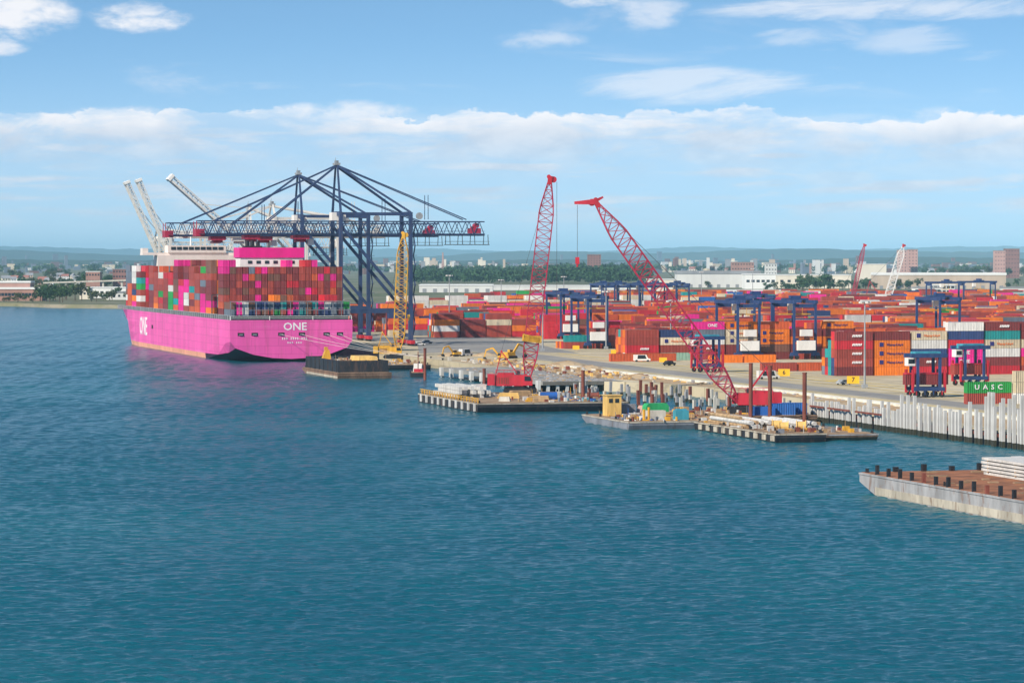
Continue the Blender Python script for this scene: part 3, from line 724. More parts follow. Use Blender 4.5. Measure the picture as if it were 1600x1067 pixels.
# mooring lines from the stern to the quay
for k, (x0, q) in enumerate(((4.3, (282, 1130, 3.4)), (14.6, (282, 1148, 3.4)), (-4.3, (282, 1112, 3.4)), (20.2, (283, 1172, 3.4)))):
    a = Vector((SX + x0 * 0.955, SY - 0.4, 10.6)); q = Vector(q); b = MB(); prev = a
    for i in range(1, 11):
        t = i / 10; p = a.lerp(q, t); p.z -= 2.2 * 4 * t * (1 - t) * 0.5
        b.bar(prev, p, 0.09, caps=False); prev = p
    b.build('mooring_line', 'rope', None, label=['mooring line from the stern centre, second longest, to the quay', 'mooring line from the right part of the ship stern', 'longest mooring line, leaving left of the stern lettering', 'short mooring line at the right corner of the stern'][k], cat='rope', group='mooring lines at the ship stern')
    bl = MB().tube((0, 0, 0), (0, 0, 0.55), 0.3, 8).tube((0, 0, 0.5), (0, 0, 0.75), 0.45, 8)
    bl.build('mooring_bollard', 'black_steel', None, label=['black quay bollard holding the second longest line', 'black quay bollard holding the right stern line', 'black quay bollard holding the longest line', 'black quay bollard nearest the ship stern corner'][k], cat='bollard', group='bollards at the ship stern').location = (q.x, q.y, 3.0)

#@@CRANES
def sts_crane(name, loc, m, label, apex=78.0, boom_ang=0.0, boom_len=60.0, back=34.0, bog='crane_red', trolley='boom_red', house='white_paint', scale=1.0, group=None):
    """ship-to-shore gantry crane: water side at x=0, boom towards -x"""
    t = empty(name, loc, 0, label, 'crane', group); t.scale = (scale,) * 3
    GA, HY, TOP, BZ = 30.5, 8.3, 57.0, 47.5
    for x in (0, GA):
        for y in (-HY, HY):
            bo = MB().box(x - 0.9, x + 0.9, y - 4.2, y + 4.2, 0.9, 2.4)
            bo = bo.build('bogie', bog, t)
            b = MB()
            for k in range(6): b.tube((x - 0.5, y - 3.6 + k * 1.44, 0.45), (x + 0.5, y - 3.6 + k * 1.44, 0.45), 0.5, 8)
            b.build('wheels', 'black_steel', bo)
            b = MB().box(x - 0.95, x + 0.95, y - 1.0, y + 1.0, 2.4, 18.0).box(x - 0.75, x + 0.75, y - 0.8, y + 0.8, 18.0, TOP)
            b.build('leg', m, t)
        MB().box(x - 0.7, x + 0.7, -HY, HY, 3.6, 5.2).build('sill_beam', m, t)
        MB().box(x - 0.6, x + 0.6, -HY + 0.8, HY - 0.8, TOP - 1.5, TOP + 0.3).build('top_beam', m, t)
    for y in (-HY, HY):
        MB().box(0.9, GA - 0.9, y - 0.7, y + 0.7, 14.0, 15.8).build('portal_beam', m, t)
        MB().bar((0.6, y, BZ + 3), (GA - 0.6, y, 16.5), 0.95, 1.2).build('diagonal_brace', m, t)
        MB().box(0.7, GA - 0.7, y - 0.45, y + 0.45, TOP - 1.2, TOP - 0.1).build('top_tie', m, t)
        MB().bar((0, y, TOP - 0.5), (0, y * 0.2, apex), 0.95, 0.95, 0.7).build('mast_leg', m, t)
        MB().bar((0.3, y * 0.22, apex - 0.8), (GA, y, TOP), 0.9, 0.9).build('back_strut', m, t)
        MB().bar((0.3, y * 0.2, apex - 0.6), (GA + back - 8, y * 0.38, BZ + 6.5), 0.42).build('back_stay', m, t)
        MB().bar((GA + 9, y * 0.38, BZ + 6.5), (GA + 9, y * 0.36, BZ + 17), 0.25).build('stay_post', m, t)
    MB().box(-1.2, 1.2, -2.3, 2.3, apex - 0.4, apex + 0.5).box(-0.7, 0.7, -1.2, 1.2, apex + 0.5, apex + 1.5).bar((0, 1.8, apex), (0, 1.8, apex + 3), 0.12).bar((-1, -1.8, apex), (-1, -1.8, apex + 2.2), 0.1).build('mast_head', 'grey_steel', t)
    def girder(x0, x1, W=3.1):
        b = MB(); n = max(4, int(abs(x1 - x0) / 4.4)); st_ = (x1 - x0) / n
        for y in (-W, W):
            b.bar((x0, y, BZ), (x1, y, BZ), 0.65, 0.95); b.bar((x0, y, BZ + 5.6), (x1, y, BZ + 5.6), 0.45, 0.5)
            for i in range(n):
                xa, xb = x0 + i * st_, x0 + (i + 1) * st_
                xm = (xa + xb) / 2
                b.bar((xa, y, BZ), (xm, y, BZ + 5.6), 0.26, caps=False); b.bar((xm, y, BZ + 5.6), (xb, y, BZ), 0.26, caps=False)
        for i in range(n + 1):
            xa = x0 + i * st_
            b.bar((xa, -W, BZ + 5.6), (xa, W, BZ + 5.6), 0.28, caps=False); b.bar((xa, -W, BZ), (xa, W, BZ), 0.22, caps=False)
        for y in (-W - 1.1, W + 1.1):                       # walkway and rail
            b.box(min(x0, x1), max(x0, x1), y - 0.5, y + 0.5, BZ + 0.1, BZ + 0.22); b.bar((x0, y, BZ + 1.5), (x1, y, BZ + 1.5), 0.12, caps=False)
        return b
    girder(0.5, GA + back).build('back_girder', m, t)
    bm_ = girder(-0.5, -boom_len) if not boom_ang else MB()
    if boom_ang:
        for y in (-3.4, 3.4):
            bm_.box(-boom_len, -0.5, y - 0.45, y + 0.45, BZ - 0.9, BZ + 0.1); bm_.box(-boom_len, -0.5, y - 0.3, y + 0.3, BZ + 1.9, BZ + 2.4)
            for k in range(16): bm_.bar((-0.6 - k * boom_len / 16, y, BZ), (-0.6 - (k + 0.5) * boom_len / 16, y, BZ + 2.1), 0.3, caps=False); bm_.bar((-0.6 - (k + 0.5) * boom_len / 16, y, BZ + 2.1), (-0.6 - (k + 0.97) * boom_len / 16, y, BZ), 0.3, caps=False)
        for k in range(9): bm_.box(-2 - k * boom_len / 9, -1.5 - k * boom_len / 9, -2.95, 2.95, BZ - 0.3, BZ + 0.3)
        for k in range(9): bm_.bar((-1.7 - k * boom_len / 9, -2.95, BZ), (-1.7 - (k + 0.94) * boom_len / 9, 2.95, BZ), 0.25)
    boom = bm_.build('boom', m, t)
    if boom_ang:
        piv = Vector((-1.0, 0, BZ))
        boom.location = piv - Matrix.Rotation(boom_ang, 3, 'Y') @ piv; boom.rotation_euler = (0, boom_ang, 0)
        tip = piv + Matrix.Rotation(boom_ang, 3, 'Y') @ (Vector((-boom_len * 0.62, 0, BZ + 1.0)) - piv)
        for y in (-2, 2): MB().bar((0, y, apex - 1), tip + Vector((0, y, 0)), 0.3).build('fore_stay', m, t)
        cap = MB().box(-boom_len - 0.8, -boom_len + 0.8, -4.2, 4.2, BZ - 1.2, BZ + 2.8).build('boom_tip', house, boom)
    else:
        for y in (-1, 1):
            MB().bar((-0.3, y * 1.5, apex - 0.6), (-boom_len + 7, y * 3.1, BZ + 5.6), 0.50).build('fore_stay', m, t)
            MB().bar((-0.3, y * 1.5, apex - 0.9), (-boom_len * 0.50, y * 3.1, BZ + 5.6), 0.50).build('fore_stay', m, t)
            MB().bar((-boom_len * 0.27, y * 3.1, BZ + 5.6), (-boom_len * 0.27, y * 2.7, BZ + 14), 0.3).build('stay_post', m, t)
        MB().box(-boom_len - 1.4, -boom_len + 2.4, -3.8, 3.8, BZ - 0.8, BZ + 2.2).bar((-boom_len - 1, -3.4, BZ + 2), (-boom_len - 1, -3.4, BZ + 5.5), 0.3).bar((-boom_len - 1, 3.4, BZ + 2), (-boom_len - 1, 3.4, BZ + 5.5), 0.3).build('boom_tip', trolley, t)
        for x in (-16.0, -boom_len * 0.62):
            tr = MB().box(x - 3.4, x + 3.4, -3.6, 3.6, BZ - 2.0, BZ - 0.3).box(x - 2.2, x + 2.2, -2, 2, BZ - 3.2, BZ - 2.0).build('trolley' if x == -16.0 else 'cable_trolley', trolley, t)
            if x == -16.0:
                cb = MB().box(x + 3.4, x + 5.8, -1.3, 1.3, BZ - 4.6, BZ - 1.9).build('operator_cab', house, tr)
    mh = MB().box(-2.6, 3.4, -2.8, 2.8, BZ + 6.0, BZ + 9.4).build('electrical_house', house, t)
    e = GA + back
    mc = MB().box(e - 6, e - 1.5, -3.0, 3.0, BZ + 0.6, BZ + 2.8).box(e - 5, e - 3.4, -2.2, 2.2, BZ + 2.8, BZ + 3.6).build('winch_house', trolley, t)
    MB().tube((e - 3, -2.4, BZ + 4.0), (e - 3, 2.4, BZ + 4.0), 1.0, 10).build('rope_drum', trolley, mc)
    b = MB().box(e - 16, e + 2, -4.4, 4.4, BZ - 4.4, BZ - 4.1)
    for x in (e - 15.5, e - 10, e - 4.5, e + 1.5):
        for y in (-4.2, 4.2): b.bar((x, y, BZ - 4.2), (x, y * 0.8, BZ), 0.25, caps=False); b.bar((x, y, BZ - 4.2), (x, y, BZ - 2.8), 0.15, caps=False)
    for y in (-4.2, 4.2): b.bar((e - 16, y, BZ - 2.9), (e + 2, y, BZ - 2.9), 0.14, caps=False)
    b.build('service_platform', 'dark_frame', t)
    MB().tube((GA + 5, -3.9, BZ + 8), (GA + 5, -3.2, BZ + 8), 1.5, 12).build('cable_reel', 'grey_steel', t)
    # stair tower on the land side leg and the lift on the water side
    b = MB(); n = 11
    for k in range(n):
        z0 = 5 + k * 4.2; s = 1 if k % 2 else -1
        b.bar((GA + 1.6, -HY - s * 1.4, z0), (GA + 1.6, -HY + s * 1.4, z0 + 4.2), 0.5, 0.2, caps=False)
        b.box(GA + 0.8, GA + 2.4, -HY - 1.9, -HY + 1.9, z0 + 4.1, z0 + 4.25)
    b.build('stairs', m, t)
    return t
sts_crane('gantry_crane', (285, 1308, 3), 'crane_blue', 'nearer of two dark blue gantry cranes, boom lowered over the ship', 77.5)
sts_crane('gantry_crane', (285, 1389, 3), 'crane_blue', 'farther of two dark blue gantry cranes, boom lowered, reaching farthest left', 75.5, boom_len=60)
RA = 58
sts_crane('gantry_crane', (288, 1812, 3), 'pale_crane', 'pale gantry crane with boom raised, farthest left of all', 62, R(66), 50, 22, 'pale_crane', 'pale_crane', scale=0.88)
sts_crane('gantry_crane', (288, 1772, 3), 'pale_crane', 'pale gantry crane with steeply raised boom, second from left', 62, R(67), 50, 22, 'pale_crane', 'pale_crane', scale=0.88)
sts_crane('gantry_crane', (288, 1525, 3), 'pale_crane', 'pale gantry crane with boom half raised above the ship deckhouse', 70, R(41), 58, 22, 'pale_crane', 'pale_crane', scale=0.9)
sts_crane('gantry_crane', (288, 1466, 3), 'pale_crane', 'pale gantry crane with lowered boom, mostly hidden behind the blue cranes', 63, 0, 44, 24, 'pale_crane', 'pale_crane')

def crawler_crane(name, loc, heading, dx, dz, m, mb_, label, bw=2.3, houses='crane_red', hook=14.0, jib=False, hs=1.0, mast=True, hookrun=True, group=None, collar=None):
    """lattice-boom crawler crane; heading is the direction the boom leans to"""
    t = empty(name, loc, heading, label, 'crane', group)
    for s in (-1, 1):
        b = MB().prism([(-4.2 * hs, 0.5), (-3.6 * hs, 0), (3.6 * hs, 0), (4.2 * hs, 0.5), (3.8 * hs, 1.35 * hs), (-3.8 * hs, 1.35 * hs)], s * 3.0 * hs - 0.6, s * 3.0 * hs + 0.6)
        b.build('track', 'black_steel', t)
    MB().box(-1.8 * hs, 1.8 * hs, -2.5 * hs, 2.5 * hs, 0.6, 1.6 * hs).tube((0, 0, 1.5 * hs), (0, 0, 1.9 * hs), 1.5 * hs, 14).build('car_body', 'black_steel', t)
    h = MB().box(-6.2 * hs, 1.8 * hs, -1.7 * hs, 1.7 * hs, 1.85 * hs, 4.5 * hs, top=(0.1, 0.08)).box(-5.6 * hs, -1.5 * hs, -1.5 * hs, 1.5 * hs, 4.5 * hs, 5.0 * hs).build('machinery_house', houses, t)
    for k in range(7): MB().box((-5.6 + k * 0.42) * hs, (-5.4 + k * 0.42) * hs, -1.72 * hs, -1.66 * hs, 2.3 * hs, 3.9 * hs).build('louvre', 'spud_rust', h)
    MB().tube((-0.6 * hs, -1.2 * hs, 5.0 * hs), (-0.6 * hs, 1.2 * hs, 5.0 * hs), 0.6 * hs, 12).build('winch_drum', 'cable', h)
    b = MB()
    for x in (-6.0, -4.0, -2.0, 0.0, 1.6):
        for y in (-1.62, 1.62): b.bar((x * hs, y * hs, 4.5 * hs), (x * hs, y * hs, 5.6 * hs), 0.08)
    for y in (-1.62, 1.62): b.bar((-6.0 * hs, y * hs, 5.6 * hs), (1.6 * hs, y * hs, 5.6 * hs), 0.08)
    b.build('handrail', houses, h)
    MB().box(-8.0 * hs, -6.2 * hs, -2.1 * hs, 2.1 * hs, 2.0 * hs, 4.7 * hs).build('counterweight', houses, t)
    c = MB().prism([(0.6 * hs, 2.0 * hs), (2.9 * hs, 2.0 * hs), (3.0 * hs, 3.2 * hs), (2.5 * hs, 4.4 * hs), (0.6 * hs, 4.4 * hs)], -3.0 * hs, -1.75 * hs).build('cab', houses, t)
    MB().prism([(1.0 * hs, 3.1 * hs), (2.75 * hs, 3.1 * hs), (2.4 * hs, 4.2 * hs), (1.0 * hs, 4.2 * hs)], -3.04 * hs, -2.9 * hs).build('window', 'glass_dark', c)
    foot = Vector((1.6 * hs, 0, 2.3 * hs)); tip = foot + Vector((dx, 0, dz)); L = (tip - foot).length; d = (tip - foot).normalized()
    b = MB(); b.lattice(foot, tip, [0.7, bw, bw, bw, bw, bw, bw, 0.9], int(L / (bw * 0.55)), 0.28, 0.14)
    bo = b.build('boom', mb_, t)
    if collar:
        p, q = foot.lerp(tip, collar[0]), foot.lerp(tip, collar[1])
        MB().lattice(p, q, [bw * 1.25, bw * 1.25], 4, 0.42, 0.28).build('boom_butt', collar[2], bo)
    nrm = Vector((-d.z, 0, d.x))
    hd = MB().bar(tip - d * 0.8, tip + d * 1.6, 1.6, 1.3).tube(tip + d * 0.6 + Vector((1.0, -0.5, 0)), tip + d * 0.6 + Vector((1.0, 0.5, 0)), 0.9, 10).tube(tip + d * 1.4 + Vector((-0.4, -0.5, 0)), tip + d * 1.4 + Vector((-0.4, 0.5, 0)), 0.6, 10)
    if jib: hd.bar(tip + d * 0.8, tip + d * 1.2 + Vector((5.0, 0, -0.6)), 1.5, 1.4, 0.7); hd.bar(tip + d * 1.0, tip + d * 2.0 + Vector((-2.6, 0, 0.2)), 1.0, 0.9, 0.5)
    hd.build('boom_head', houses, bo)
    g1, g2 = Vector((-0.8 * hs, 0, 4.9 * hs)), Vector((-4.6 * hs, 0, 10.2 * hs))
    b = MB()
    for y in (-1.3 * hs, 1.3 * hs):
        b.bar(g1 + Vector((0, y, 0)), g2 + Vector((0, y * 0.7, 0)), 0.22); b.bar(Vector((-6.0 * hs, y, 4.4 * hs)), g2 + Vector((0, y * 0.7, 0)), 0.2)
    b.bar(g2 + Vector((0, -1, 0)), g2 + Vector((0, 1, 0)), 0.5)
    b.build('gantry_frame', houses, t)
    b = MB()
    for y in (-0.6, 0.6):
        b.bar(g2 + Vector((0, y, 0)), tip + d * 0.6 + Vector((0, y, 0)), 0.08, caps=False)
    b.build('pendant_lines', 'cable', t)
    if hookrun:
        hx = tip + d * 0.6 + Vector((1.9 if not jib else 4.6, 0, -0.6)); b = MB()
        for y in (-0.25, 0.25): b.bar(hx + Vector((0, y, 0)), hx + Vector((0, y, -hook)), 0.09, caps=False)
        ho = b.build('hoist_rope', 'cable', t)
        e_ = hx + Vector((0, 0, -hook))
        MB().box(e_.x - 0.5, e_.x + 0.5, -0.3, 0.3, e_.z - 1.6, e_.z + 0.1).tube(e_ + Vector((0, 0, -2.3)), e_ + Vector((0, 0, -1.6)), 0.25, 6).build('hook_block', houses, ho)
    return t
LEFT, RIGHT = math.pi - TH, -TH
def anchor(px, py, z): v = G(px, py, z); return (v.x, v.y, z)
#@@BARGES
def barge(name, x0, x1, y0, y1, fb, hullm, deckm, label, rake=(0, 0), band=None, rub=None, rot=0.0):
    """flat deck barge; long axis Y; rake = how far the bottom is cut back at the near and far end"""
    w, l = (x1 - x0), (y1 - y0)
    t = empty(name, ((x0 + x1) / 2, (y0 + y1) / 2, 0), rot, label, 'barge')
    hw, hl = w / 2, l / 2
    prof = [(-hl, fb), (-hl, fb * 0.55), (-hl + rake[0], -1.2), (hl - rake[1], -1.2), (hl, fb * 0.55), (hl, fb)]
    b = MB().prism(prof, -hw, hw, axis='x'); h = b.build('hull', hullm, t)
    MB().box(-hw + 0.25, hw - 0.25, -hl + 0.25, hl - 0.25, fb + 0.004, fb + 0.07).build('deck', deckm, t)
    if band:
        MB().box(-hw - 0.06, hw + 0.06, -hl + rake[0] * 0.6, hl - rake[1] * 0.6, 0.15, fb * 0.42).build('waterline_band', band, h)
    b = MB(); b.box(-hw - 0.12, hw + 0.12, -hl - 0.12, hl + 0.12, fb - 0.30, fb - 0.02)
    b.build('rubbing_strake', rub or hullm, h)
    for s in (-1, 1):
        for y in (-hl + 1.5, -hl * 0.33, hl * 0.33, hl - 1.5):
            MB().tube((s * (hw - 0.8), y - 0.4, fb + 0.06), (s * (hw - 0.8), y - 0.4, fb + 0.75), 0.16, 8).tube((s * (hw - 0.8), y + 0.4, fb + 0.06), (s * (hw - 0.8), y + 0.4, fb + 0.75), 0.16, 8).box(s * (hw - 0.8) - 0.2, s * (hw - 0.8) + 0.2, y - 0.7, y + 0.7, fb + 0.06, fb + 0.14).build('bitts', 'black_steel', t)
    return t
def clutter(t, x0, x1, y0, y1, z, n, seed, mats=('timber', 'barge_grey', 'spud_rust', 'pile_white', 'deck_brown', 'yellow_paint')):
    r = random.Random(seed); b = MB()
    for i in range(n):
        x, y = r.uniform(x0, x1), r.uniform(y0, y1); k = r.random()
        if k < 0.35: b.bar((x, y, z + 0.15), (x + r.uniform(-3, 3), y + r.uniform(-4, 4), z + 0.2), r.uniform(0.12, 0.3), mi=r.randrange(len(mats)))
        elif k < 0.5: b.tube((x, y, z), (x, y, z + r.uniform(0.5, 1.1)), r.uniform(0.2, 0.4), 7, mi=r.randrange(len(mats)))
        elif k < 0.6: b.bar((x, y, z), (x, y, z + r.uniform(1.2, 2.6)), 0.1, mi=r.randrange(len(mats)))
        else:
            w, l = r.uniform(0.3, 1.6), r.uniform(0.3, 1.5); b.box(x, x + w, y, y + l, z, z + r.uniform(0.2, 1.1), r.randrange(len(mats)))
    b.build('deck_clutter', list(mats), t, kind='stuff')
def at_part(b, name, m, parent, loc, rz=0.0):
    o = b.build(name, m, parent); o.location = loc; o.rotation_euler = (0, 0, rz); return o
def thing(b, name, m, loc, rz, label, cat, group=None):
    o = b.build(name, m, None, label=label, cat=cat, group=group); o.location = loc; o.rotation_euler = (0, 0, rz); return o

# --- black hopper barge by the ship's stern
t = barge('hopper_barge', 223, 241.5, 1022, 1080, 2.0, 'barge_rust', 'deck_brown', 'black hopper barge with rusty pale waterline, moored behind the ship stern', (0.8, 12), 'barge_pale')
b = MB()
for s in (-1, 1): b.box(s * 8.3 - 0.35, s * 8.3 + 0.35, -26.5, 26.5, 2.07, 6.0)
b.box(-7.95, 7.95, -26.5, -25.8, 2.07, 6.0); b.box(-7.95, 7.95, 25.8, 26.5, 2.07, 6.0)
co = b.build('coaming', 'barge_black', t)
for k in range(8): MB().box(-8.9, -8.66, -25 + k * 7.0, -24.4 + k * 7.0, 2.07, 6.0).build('coaming_rib', 'barge_black', co)
clutter(t, -7.5, 7.5, -24, 24, 4.9, 60, 39)
at_part(MB().box(-7.9, 7.9, -25.7, 25.7, 2.1, 4.9), 'cargo_sand', 'dirt', t, (0, 0, 0))
thing(MB().box(-3.5, 3.5, -7, 7, 0, 2.2, top=(0.4, 0.4)), 'timber_box', 'tan_box', (236, 1040, 4.9), 0, 'tan timber box lying in the black hopper barge', 'box')
thing(MB().prism([(-1.6, 0), (1.6, 0), (0.9, 3.6), (-0.4, 3.6)], -1.2, 1.2).box(-0.6, 0.4, -0.8, 0.8, 3.6, 4.6), 'pump_unit', 'yellow_paint', (228.5, 1066, 4.9), 0, 'small yellow machine on the left of the hopper barge', 'machine')
# --- crane float with the yellow derrick behind it
t = barge('crane_float', 252, 274, 1098, 1140, 1.8, 'barge_black', 'deck_brown', 'low black float carrying the yellow lattice crane', (1, 1))
clutter(t, -10, 10, -20, 20, 1.87, 90, 38)
yc = anchor(620, 560, 1.87)
crawler_crane('crawler_crane', (yc[0] - 1.0, yc[1], 1.87), RIGHT, 2.0, 44.5, 'yellow_paint', 'yellow_paint', 'yellow lattice boom crane standing upright right of the ship stern', 4.3, 'yellow_paint', 30, False, 1.0)
# --- work boat beside the hopper barge
t = empty('work_boat', (254, 1036, 0), R(78), 'small black work boat with white wheelhouse beside the wharf deck', 'boat')
MB().prism([(-7.2, 1.5), (-7.0, -0.8), (4.6, -0.8), (8.2, 2.1), (5, 1.8)], -2.6, 2.6).build('hull', 'barge_black', t)
MB().box(-6.6, 5.2, -2.3, 2.3, 1.5, 1.7).build('deck', 'deck_brown', t)
w = MB().box(-0.8, 2.6, -1.6, 1.6, 1.7, 4.4, top=(0.3, 0.2)).build('wheelhouse', 'white_paint', t)
for k in range(3): MB().box(-0.4 + k * 1.0, 0.3 + k * 1.0, 1.50, 1.56, 3.1, 4.0).build('window', 'glass_dark', w)
MB().tube((-2, 0, 1.6), (-2, 0, 8.5), 0.16, 8).bar((-2, 0, 7), (-5, 0, 5), 0.15).build('mast', 'spud_rust', t)
MB().box(-5.6, -3.6, -1.5, 1.5, 1.7, 2.8).build('winch', 'crane_red', t)

# --- red crane's barge with yellow rail
t = barge('crane_barge', 209, 250, 787, 852, 2.4, 'barge_black', 'deck_brown', 'wide black barge with yellow edge rail carrying the upright red crane', (1.2, 1.2), None, 'barge_pale')
ry = MB()
for k in range(22): y = -31.5 + k * 2.9; ry.box(-20.3, -20.05, y, y + 0.22, 2.47, 3.7)
ry.box(-20.3, -20.1, -32, 31.5, 3.55, 3.75); ry.box(-20.3, -20.1, -32, 31.5, 3.0, 3.15)
ry.build('edge_rail', 'yellow_paint', t)
for k in range(10):
    y = -31 + k * 6.5
    MB().box(-21.0, -20.64, y, y + 1.3, 0.3, 2.35).build('fender', 'pile_white', t)
rp = random.Random(5)
for k in range(14):
    x = 212.5 + (k % 5) * 2.0 + rp.uniform(-0.1, 0.1); z = 2.48 + (k // 5) * 1.0
    thing(MB().box(-0.46, 0.46, 0, 25 + rp.uniform(-2, 2), 0, 0.92), 'concrete_pile', 'pile_white', (x, 819 + rp.uniform(-1.5, 3), z), 0,
          'white concrete pile lying on the red crane barge, %s layer, %s from its outer edge' % (ordn(k // 5), ordn(k % 5)), 'pile', 'concrete piles on the red crane barge')
clutter(t, -8, 19.5, -31.5, 16, 2.47, 150, 31); clutter(t, 6, 19, -31, -6, 2.47, 70, 32, ('blue_box', 'barge_grey', 'white_paint', 'spud_rust', 'teal_box'))
crawler_crane('crawler_crane', (236.2, 843, 2.48), RIGHT, 6.4, 56.5, 'crane_red', 'boom_red', 'tall red lattice crane standing nearly upright on the yellow railed barge', 4.0, 'crane_red', 40, False, 1.15, collar=(0.21, 0.24, 'yellow_paint'))
thing(MB().box(-1.8, 1.8, -1.2, 1.2, 0, 2.3).box(-1.9, 1.9, -1.3, 1.3, 2.3, 2.5), 'site_cabin', 'white_paint', (225.0, 846, 2.47), 0, 'small white cabin left of the upright red crane', 'cabin')
junk = [(232, 800, 'blue_box', 'blue tank lying on the red crane barge near its front edge', 'tank'), (238, 808, 'grey_steel', 'grey steel drum rack on the red crane barge', 'rack'),
        (225, 815, 'tan_box', 'tan timber stack in the middle of the red crane barge', 'timber'), (228, 796, 'timber', 'brown timber mat stack at the front of the red crane barge', 'timber'),
        (243.5, 797, 'spud_rust', 'rusty winch at the right front of the red crane barge', 'winch'), (232, 829, 'timber', 'brown plank pile left of the red crane tracks', 'timber'), (219, 797, 'concrete', 'pale concrete block on the left front of the red crane barge', 'block')]
for x, y, m, lab, cat in junk:
    b = MB()
    if cat == 'tank': b.tube((-2.2, 0, 1.1), (2.2, 0, 1.1), 1.05, 12).box(-1.6, -1.0, -0.9, 0.9, 0, 0.5).box(1.0, 1.6, -0.9, 0.9, 0, 0.5)
    elif cat == 'winch': b.box(-1.6, 1.6, -1.2, 1.2, 0, 0.4).tube((-1.2, 0, 1.2), (1.2, 0, 1.2), 0.8, 12).box(-1.5, -1.2, -0.9, 0.9, 0.4, 2.1).box(1.2, 1.5, -0.9, 0.9, 0.4, 2.1)
    elif cat == 'rack':
        for i in range(4): b.tube((-1.8 + i * 1.2, 0, 0), (-1.8 + i * 1.2, 0, 1.5), 0.5, 10)
        b.box(-2.4, 2.4, -0.7, 0.7, 0, 0.15)
    elif cat == 'timber':
        for i in range(4): b.box(-3 + 0.2 * i, 3 - 0.1 * i, -1.4, 1.4, 0.36 * i, 0.36 * i + 0.3)
    else: b.box(-1.5, 1.5, -1, 1, 0, 1.2, top=(0.2, 0.2))
    thing(b, cat if cat != 'timber' else 'timber_stack', m, (x, y, 2.475), rp.uniform(-0.4, 0.4), lab, cat)

# --- work barge with the tan cabin
t = barge('work_barge', 222, 246.5, 698, 736, 1.9, 'barge_grey', 'deck_brown', 'grey work barge carrying a tan cabin and green and blue boxes', (1.0, 7), 'barge_grey', 'barge_pale')
clutter(t, -11, 11.5, -18, 13, 1.97, 100, 33); clutter(t, -11, -2, -18, 0, 1.97, 36, 34, ('yellow_paint', 'white_paint', 'barge_grey', 'blue_box'))
cb = empty('deck_cabin', (226.6, 726, 1.98), R(2), 'tan two storey cabin at the left end of the grey work barge', 'cabin')
w = MB().box(-1.8, 1.8, -1.7, 1.7, 0, 4.9).build('wall', 'tan_box', cb); MB().box(-2.0, 2.0, -1.9, 1.9, 4.9, 5.1).build('roof', 'tan_box', cb)
for k in range(2): MB().box(-1.4 + k * 1.6, -0.4 + k * 1.6, -1.75, -1.65, 3.2, 4.2).build('window', 'glass_dark', cb)
thing(MB().box(-3, 3, -1.2, 1.2, 0, 1.4).prism([(-3, 1.4), (3, 1.4), (2.4, 2.1), (-2.4, 2.1)], -1.2, 1.2), 'skip_bin', 'green_box', (234.8, 717, 3.2), 0.1, 'bright green covered bin on the grey work barge', 'bin')
thing(MB().box(-3.2, 3.2, -1.25, 1.25, 0, 1.22), 'equipment_base', 'timber', (234.8, 717, 1.975), 0.1, 'brown timber crib under the bright green bin', 'timber')
thing(MB().box(-1.6, 1.6, -1.2, 1.2, 0, 2.3).box(-1.2, 1.2, -0.8, 0.8, 2.3, 2.6), 'fuel_tank', 'teal_box', (236.5, 703, 1.975), 0.0, 'teal box tank at the front of the grey work barge', 'tank')
thing(MB().box(-2.2, 2.2, -1.2, 1.2, 0, 2.2).box(-1.7, -0.5, -1.23, -1.19, 0.7, 1.7), 'generator_set', 'concrete', (230.8, 705, 1.975), 0.0, 'pale generator box beside the yellow posts on the work barge', 'generator')
thing(MB().tube((0, 0, 0), (0, 0, 2.6), 0.35, 8).tube((1.2, 0, 0), (1.2, 0, 3.1), 0.3, 8).box(-0.5, 1.7, -0.5, 0.5, 0, 0.3), 'gas_cylinders', 'yellow_paint', (227.0, 702, 1.975), 0.0, 'yellow upright cylinders on the left front of the work barge', 'cylinder')
thing(MB().box(-2.0, 2.0, -1.3, 1.3, 0, 2.6, top=(0.15, 0.1)), 'tool_crate', 'barge_grey', (231.5, 729.5, 1.975), 0, 'slate grey crate right of the tan cabin on the work barge', 'crate')
thing(MB().box(-2.6, 2.6, -1.3, 1.3, 0, 2.2, top=(0.9, 0.2)), 'covered_load', 'tower_pink', (236.8, 730, 1.975), 0.2, 'pinkish covered load behind the green bin', 'load')
for k in range(7):
    thing(MB().box(-7.5, 7.5, -0.35, 0.35, 0, 0.55), 'timber_beam', 'spud_rust' if k % 2 else 'timber', (237.8 + rp.uniform(-0.6, 0.6), 707.5 + k * 3.4, 1.975), rp.uniform(-0.06, 0.06),
          '%s beam lying across the right half of the work barge, %s from its front' % ('rusty steel' if k % 2 else 'brown timber', ordn(k)), 'beam', 'beams on the work barge')
# --- pile barge
t = barge('pile_barge', 237.5, 249.2, 641, 696, 1.9, 'barge_black', 'deck_brown', 'black barge loaded with pale piles, nearest of the working barges', (0.8, 1.0), None, 'barge_pale')
clutter(t, -5.4, 5.4, -26.5, 26, 1.97, 110, 35)
for k in range(10): MB().box(-6.2, -5.96, -27 + k * 5.4, -24.8 + k * 5.4, 0.3, 1.5).build('fender', 'barge_pale', t)
for k in range(13):
    a, lay = k % 6, k // 6
    thing(MB().tube((0, 0, 0.45), (0, 24 + rp.uniform(-4, 3), 0.45), 0.45, 8), 'concrete_pile', 'pile_white' if k % 4 else 'timber', (239.0 + a * 1.15, 663 + rp.uniform(-2, 5), 1.975 + lay * 0.8), rp.uniform(-0.015, 0.015),
          '%s round pile on the black pile barge, %s layer, %s from its outer side' % ('white' if k % 4 else 'brown timber', ordn(lay), ordn(a)), 'pile', 'piles on the black pile barge')
